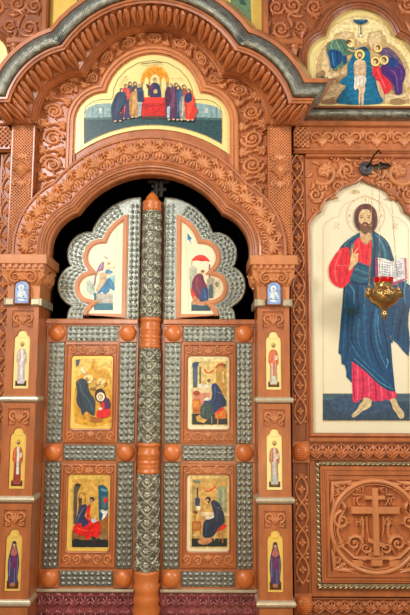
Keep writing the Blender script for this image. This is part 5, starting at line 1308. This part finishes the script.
P.rect(94, 164, 104, 240, (36, 36, 46)); P.poly([(84, 232), (100, 222), (116, 236), (112, 282), (84, 280)], (44, 58, 96)); P.poly([(90, 284), (124, 284), (112, 310), (94, 308)], (232, 224, 196)); P.poly([(120, 306), (134, 300), (118, 332)], (170, 110, 60)); P.line([(132, 158), (150, 182), (176, 186), (214, 158)], [4, 12], (220, 46, 26), 4)
P.poly([(120, 320), (290, 324), (290, 344), (120, 344)], (226, 206, 160)); P.poly([(150, 346), (210, 348), (200, 372), (156, 366)], (232, 222, 196)); P.poly([(66, 322), (84, 310), (104, 318), (92, 336)], (110, 60, 30)); P.line([(84, 330), (82, 380)], 4, (110, 70, 40)); P.rect(118, 344, 150, 440, (206, 150, 90)); P.poly([(62, 380), (120, 378), (126, 420), (118, 442), (64, 440)], (170, 100, 40)); P.ell(92, 410, 22, 16, (196, 130, 60)); P.line([(68, 440), (68, 500)], 5, (170, 110, 50)); P.line([(118, 440), (118, 470)], 5, (170, 110, 50)); P.line([(66, 470), (130, 470)], 7, (216, 180, 130))
P.rect(62, 490, 288, 542, (26, 40, 40)); P.poly([(104, 500), (150, 482), (196, 500), (160, 528), (110, 524)], (196, 136, 90), 2); P.poly([(212, 430), (276, 396), (288, 410), (270, 430), (220, 450)], (222, 44, 26)); P.line([(210, 440), (208, 500)], 6, (206, 190, 160)); P.line([(256, 430), (262, 520)], 7, (190, 110, 60)); P.line([(236, 440), (238, 510)], 4, (150, 90, 50))
P.ell(165, 244, 30, 30, (216, 182, 104)); P.circ(165, 244, 29, 2, (180, 146, 84)); P.ell(168, 240, 19, 19, (60, 36, 28)); P.ell(162, 248, 10, 11, (200, 150, 100)); P.poly([(164, 254), (178, 250), (176, 266), (168, 266)], (60, 36, 28))
P.poly([(186, 256), (206, 244), (232, 258), (252, 290), (268, 330), (274, 380), (262, 400), (230, 430), (206, 470), (170, 486), (136, 476), (134, 420), (146, 376), (180, 366), (206, 350), (196, 300)], (24, 44, 68), 3)
P.line([(206, 270), (226, 320), (222, 380)], [6, 9], (44, 72, 98), 4); P.line([(160, 390), (154, 440), (158, 476)], [6, 5], (48, 76, 100), 4); P.line([(214, 380), (190, 430), (184, 480)], [5, 5], (12, 26, 44), 4); P.line([(228, 290), (262, 314)], 5, (130, 130, 140)); P.line([(244, 290), (258, 360)], 5, (12, 28, 46))
P.build(bd)

# upper door icons
ic = SPEC[('upper', -1)]; P = Paint(YD - .0122); P.at(80, 250, 9.32)
P.line([(340, -330), (336, 590), (104, 590), (104, 444), (30, 400), (30, 300), (100, 190)], 4, (206, 190, 140))
P.poly([(56, 290), (90, 280), (120, 300), (140, 360), (140, 430), (96, 420), (64, 380)], (170, 190, 170)); P.poly([(130, 400), (152, 400), (152, 494), (310, 494), (310, 562), (130, 562)], (24, 112, 132)); P.rect(152, 404, 310, 494, (176, 176, 160)); P.rect(200, 404, 206, 494, (150, 156, 146)); P.rect(256, 404, 262, 494, (196, 190, 172)); P.rect(130, 494, 310, 500, (90, 150, 150))
P.poly([(272, 250), (326, 230), (326, 376), (300, 380), (280, 330)], (140, 190, 196)); P.poly([(216, 106), (226, 130), (216, 190), (186, 196), (156, 240), (142, 330), (128, 330), (134, 256), (156, 190), (180, 140)], (150, 112, 144), 3); P.line([(206, 126), (180, 180), (150, 250)], [6, 3], (196, 166, 180), 3)
P.poly([(184, 222), (236, 210), (250, 250), (240, 300), (196, 360), (162, 400), (150, 360), (180, 300)], (206, 176, 130), 3); P.line([(210, 230), (206, 300), (170, 380)], [5, 4], (236, 216, 180), 4); P.poly([(252, 270), (280, 260), (306, 300), (322, 350), (318, 380), (282, 360), (270, 390), (226, 412), (206, 390), (180, 408), (160, 402), (200, 350), (236, 300)], (22, 122, 166), 3); P.line([(262, 280), (250, 340), (220, 390)], [5, 5], (10, 84, 126), 4); P.line([(286, 300), (302, 350)], 5, (80, 170, 200)); P.poly([(238, 190), (262, 182), (306, 200), (296, 216), (256, 222), (238, 214)], (60, 140, 180), 3)
P.ell(262, 140, 40, 40, (240, 230, 184)); P.circ(262, 140, 38, 3, (214, 196, 140)); P.ell(268, 128, 13, 14, (176, 150, 110)); P.ell(262, 140, 9, 12, (216, 184, 140)); P.poly([(322, 136), (328, 150), (316, 176), (300, 178), (316, 160)], (176, 166, 116)); P.poly([(222, 50), (240, 62), (264, 84), (248, 80), (230, 68)], (130, 150, 150)); P.line([(238, 232), (300, 226)], 8, (222, 190, 150))
P.build(ic)
ic = SPEC[('upper', 1)]; P = Paint(YD - .0122); P.at(180, 220, 6.54)
P.line([(60, 594), (34, 60)], 3, (206, 190, 140)); P.poly([(48, 84), (80, 124), (68, 128), (76, 166), (62, 136), (48, 128)], (50, 150, 190)); P.poly([(48, 86), (76, 120), (60, 120)], (30, 110, 160))
P.poly([(60, 306), (90, 300), (112, 320), (112, 380), (90, 470), (66, 470)], (176, 176, 150)); P.rect(60, 306, 114, 322, (206, 200, 176)); P.poly([(176, 390), (196, 374), (220, 380), (234, 400), (236, 440), (222, 510), (176, 520)], (176, 168, 140)); P.poly([(188, 430), (204, 416), (216, 436), (216, 510), (188, 510)], (70, 96, 100)); P.rect(222, 396, 262, 470, (216, 206, 160)); P.ell(240, 420, 12, 18, (150, 140, 100)); P.rect(188, 290, 198, 382, (150, 90, 60)); P.rect(74, 270, 80, 300, (170, 160, 120)); P.rect(74, 552, 200, 594, (34, 74, 88)); P.rect(74, 536, 200, 558, (60, 110, 110))
P.poly([(76, 268), (92, 244), (120, 230), (152, 230), (180, 248), (194, 272), (170, 268), (140, 270), (110, 264)], (220, 36, 30), 3); P.line([(90, 252), (130, 240), (176, 254)], 4, (246, 96, 70), 3)
P.poly([(70, 450), (88, 440), (100, 470), (104, 510), (82, 516), (72, 490)], (216, 48, 30)); P.poly([(84, 500), (150, 500), (190, 520), (190, 556), (80, 552)], (196, 130, 84)); P.ell(146, 336, 18, 18, (236, 220, 160)); P.ell(148, 338, 11, 12, (140, 70, 66)); P.ell(152, 344, 6, 7, (206, 160, 120))
P.poly([(100, 364), (124, 348), (148, 358), (160, 400), (176, 430), (172, 460), (150, 470), (140, 510), (120, 520), (94, 480), (76, 440), (84, 392)], (116, 34, 62), 3); P.poly([(146, 440), (180, 446), (186, 490), (180, 540), (160, 536), (130, 530), (130, 490)], (34, 66, 112), 3); P.line([(112, 380), (110, 430), (130, 480)], [5, 6], (160, 70, 90), 4); P.line([(140, 370), (150, 420)], 4, (80, 20, 44)); P.line([(160, 460), (166, 520)], 4, (80, 120, 160)); P.line([(90, 540), (130, 556), (180, 548)], 8, (190, 150, 116), 3)
P.build(ic)

# ---- narrow icons on the pilasters
def narrow(s, k, label, bgc, fig):
    cx, hw, z0, z1 = SPEC[(s, k)]; y = YP + .010
    t = thing('pilaster_icon', label, 'icon', (cx, y, z0), 'narrow icons set in the pilasters')
    m = MB(); m.prism([icon_shape(cx - hw, cx + hw, z0, z1)], y, YP + .0195); m.build('gold_board', bgc, t)
    P = Paint(y); h = z1 - z0
    class Q: pass
    # figure laid out in a 15 by 60 field, then turned to picture units
    def inv(x, z):
        v = Vector((x, y + DIST, z - CAMZ)); q = v.dot(FW); return (205 + FPX * v.dot(RT) / q, 307.5 - FPX * v.dot(UP) / q)
    def F(pts): return [inv(cx + (u - 7.5) / 7.5 * hw, z1 - v / 60 * h) for u, v in pts]
    def poly(pts, c, sm=0): P.poly(F(pts), c, sm)
    def line(pts, w_, c, sm=0): P.line(F(pts), w_, c, sm)
    def ell(u, v, a, b_, c): P.poly(F([(u + a * math.cos(2 * PI * i / 14), v + b_ * math.sin(2 * PI * i / 14)) for i in range(14)]), c)
    fig(poly, line, ell); P.build(t)
def bishop(robe, robe2, under, ground=(60, 44, 24), beard=(110, 90, 70)):
    def f(poly, line, ell):
        poly([(2, 52), (13, 52), (13, 57.5), (2, 57.5)], ground); line([(3, 7.5), (12, 7.5)], .4, (200, 160, 80))
        ell(7.5, 14.2, 2.6, 2.9, (226, 190, 90)); ell(7.5, 14.6, 1.5, 2.2, beard); ell(7.5, 14.0, 1.0, 1.3, (200, 154, 104))
        poly([(5.2, 19), (9.8, 19), (12.2, 24), (12.6, 33), (11, 36), (11.4, 50), (10.6, 55), (4.4, 55), (3.6, 50), (4, 36), (2.4, 32), (2.8, 23)], robe, 2)
        poly([(5.2, 33), (9.8, 33), (10.8, 54.5), (4.2, 54.5)], under); poly([(6.2, 19), (8.8, 19), (8.6, 26), (9.4, 46), (6.6, 46), (6.6, 26)], robe2)
        line([(4.4, 22), (4.2, 32)], .7, tuple(min(255, int(c * 1.25)) for c in robe)); line([(10.8, 22), (10.8, 32)], .7, tuple(int(c * .7) for c in robe)); poly([(8.6, 25), (11.6, 24), (11.8, 29), (9, 30)], (206, 196, 170))
        line([(5.6, 36), (5.2, 53)], .5, tuple(int(c * .8) for c in under)); line([(9.6, 36), (9.8, 53)], .5, tuple(int(c * .8) for c in under))
    return f
def princess(poly, line, ell):
    poly([(1.8, 50), (13, 50), (13, 58), (1.8, 58)], (90, 48, 26)); line([(4, 8), (11, 8)], .5, (190, 130, 30)); ell(7.5, 14.5, 3, 3.2, (232, 196, 80))
    poly([(6, 12), (9, 12), (10, 17), (12, 25), (13, 34), (12, 46), (11.4, 53), (3.6, 53), (2.6, 44), (2, 34), (3, 25), (5, 17)], (74, 60, 96), 2)
    poly([(6.4, 17), (8.8, 17), (11, 24), (8.8, 26), (5.6, 26), (4.2, 24)], (176, 104, 92)); poly([(6, 26), (9.6, 26), (9.8, 38), (8, 40), (5.8, 38)], (112, 48, 90)); ell(7.5, 15.6, 1.2, 1.7, (206, 160, 116)); poly([(6, 12.4), (9, 12.4), (8.8, 14.4), (6.2, 14.4)], (50, 36, 30))
    line([(4, 28), (4, 46)], .8, (116, 124, 156)); line([(11.4, 28), (11, 48)], .8, (120, 100, 120)); line([(5.8, 38), (5.6, 52)], .7, (60, 74, 120)); line([(8.8, 38), (9, 52)], .7, (120, 120, 150)); ell(7.4, 54, 2.6, 2, (170, 116, 80))
narrow(-1, 0, 'narrow icon of a figure in pale lilac robes, topmost on the left pilaster', GOLDP, bishop((190, 170, 160), (226, 220, 214), (206, 196, 196)))
narrow(-1, 1, 'narrow icon of a figure in salmon red cloak with long white stole, left pilaster', GOLDY, bishop((196, 96, 60), (214, 220, 206), (150, 66, 48), (84, 44, 34), (60, 40, 30)))
narrow(-1, 2, 'narrow yellow icon of a veiled figure in violet, lowest on the left pilaster', GOLDY, princess)
narrow(1, 0, 'narrow icon of a figure in orange-red cloak over white, topmost on the right pilaster', GOLDP, bishop((206, 110, 72), (206, 120, 88), (196, 200, 180), (74, 66, 30)))
narrow(1, 1, 'narrow icon of a bearded figure in rose cloak over pale blue robe, right pilaster', GOLDP, bishop((176, 120, 96), (214, 190, 170), (178, 186, 176), (70, 62, 30)))
narrow(1, 2, 'narrow yellow icon of a veiled figure in violet, lowest on the right pilaster', GOLDY, princess)

# ================================================================== hanging oil lamp and its wall bracket
YL = -.30
bx, by = X(366, 168, -.03), Z(168, -.03)
t = thing('lamp_bracket', 'dark metal wall rosette with arm carrying a black disc, holding the lamp chains', 'bracket', (bx, -.03, by - .03))
m = MB(); rows = []
for r, h in ((.052, 0), (.052, .012), (.040, .020), (.034, .014), (.028, .024), (.0, .03)):
    rows.append([(bx + r * math.cos(2 * PI * j / 20), -.032 - h, by + r * math.sin(2 * PI * j / 20)) for j in range(20)])
m.grid(rows, True, True); m.build('rosette', GREYM, t)
dx_, dy_, dz__ = W(380.5, 160, YL + .03)
dxc, _, dzc = W(381, 166.5, YL)
m = MB(); m.tube([(bx, -.05, by), (bx + .01, -.10, by + .012), (dxc - .02, YL + .08, dzc + .022), (dxc, YL, dzc + .026)], .010, 8)
m.tube([(bx + .01, -.09, by + .01), (bx + .03, -.13, by + .06), (bx + .055, -.17, by + .085), (bx + .06, -.20, by + .05)], .006, 8); m.build('arm', BLACK, t)
m = MB(); m.lathe(dxc, YL, [(.0, dzc + .03), (.008, dzc + .028), (.012, dzc + .012), (.060, dzc + .004), (.066, dzc), (.060, dzc - .006), (.0, dzc - .004)], 24); m.build('disc', BLACK, t)
lx = X(383.8, 300, YL); zl = lambda r: Z(r, YL, 384); pl = S(YL, 300)
t = thing('hanging_lamp', 'brass hanging oil lamp with red glass cup in front of the standing figure icon', 'lamp', (lx, YL, zl(321)))
m = MB(); m.lathe(lx, YL, [(.0, zl(321)), (.004, zl(319.5)), (.010, zl(317.8)), (.021, zl(315.5)), (.021, zl(313)), (.012, zl(311.4)), (.020, zl(309.8)), (4.2 * pl, zl(308.6)), (5.0 * pl, zl(307.4)), (9.5 * pl, zl(305)), (13.5 * pl, zl(301.5)), (15.6 * pl, zl(297)), (15.9 * pl, zl(294.5)), (15.0 * pl, zl(292)), (12.5 * pl, zl(290)), (9.6 * pl, zl(288.3)), (8.6 * pl, zl(287)), (9.0 * pl, zl(284.5)), (9.4 * pl, zl(283))], 36)
m.build('bowl', BRASS, t)
m = MB()
for i in range(12):
    a = 2 * PI * i / 12
    mpb = lambda u, v, h, a=a: (lx + (15.2 * pl + h - v * .0) * math.cos(a + u / .1), YL + (15.2 * pl + h) * math.sin(a + u / .1), zl(294) + v)
    if i % 3 == 0:
        palmette(m, 0, -.02, PI / 2, .055, .016, mpb, 5, 2.4, .2); bud(m, 0, .012, .014, .02, mpb)
    else: scroll(m, 0, 0, .018, .005, 0, 1.3, .010, mpb, 2)
for i in range(4):
    a = 2 * PI * i / 4 + PI / 4 * 0 + .0
    m.ball((lx + 14.8 * pl * math.cos(a), YL + 14.8 * pl * math.sin(a), zl(289.5)), .016); 
    m.tube([(lx + 15.6 * pl * math.cos(a), YL + 15.6 * pl * math.sin(a), zl(296)), (lx + 17.2 * pl * math.cos(a), YL + 17.2 * pl * math.sin(a), zl(292)), (lx + 16 * pl * math.cos(a), YL + 16 * pl * math.sin(a), zl(288)), (lx + 14 * pl * math.cos(a), YL + 14 * pl * math.sin(a), zl(287))], .007, 8)
m.build('ornament', BRASS, t)
m = MB(); m.lathe(lx, YL, [(9.0 * pl, zl(283.4)), (9.6 * pl, zl(281)), (10.4 * pl, zl(278.2)), (10.0 * pl, zl(278)), (9.0 * pl, zl(281)), (8.4 * pl, zl(283.4))], 32); m.build('glass_cup', GLASS, t)
for i, (a, tx) in enumerate(((PI, 371), (-PI / 2 - .5, 380.2), (0, 388.4))):
    m = MB(); e = (lx + 14.5 * pl * math.cos(a), YL + 14.5 * pl * math.sin(a), zl(288)); tp = (dxc + .055 * math.cos(a), YL + .055 * math.sin(a), dzc - .003)
    n = 46; pts = []
    for j in range(n):
        f = j / (n - 1); c = Vector(e).lerp(Vector(tp), f)
        q = [(c.x + .0045 * math.cos(2 * PI * k / 8) * (1 if j % 2 else .2), c.y + .0045 * math.cos(2 * PI * k / 8) * (.2 if j % 2 else 1), c.z + .0095 * math.sin(2 * PI * k / 8)) for k in range(9)]
        m.tube(q, .0013, 4)
    m.build('chain', BRASS, t)
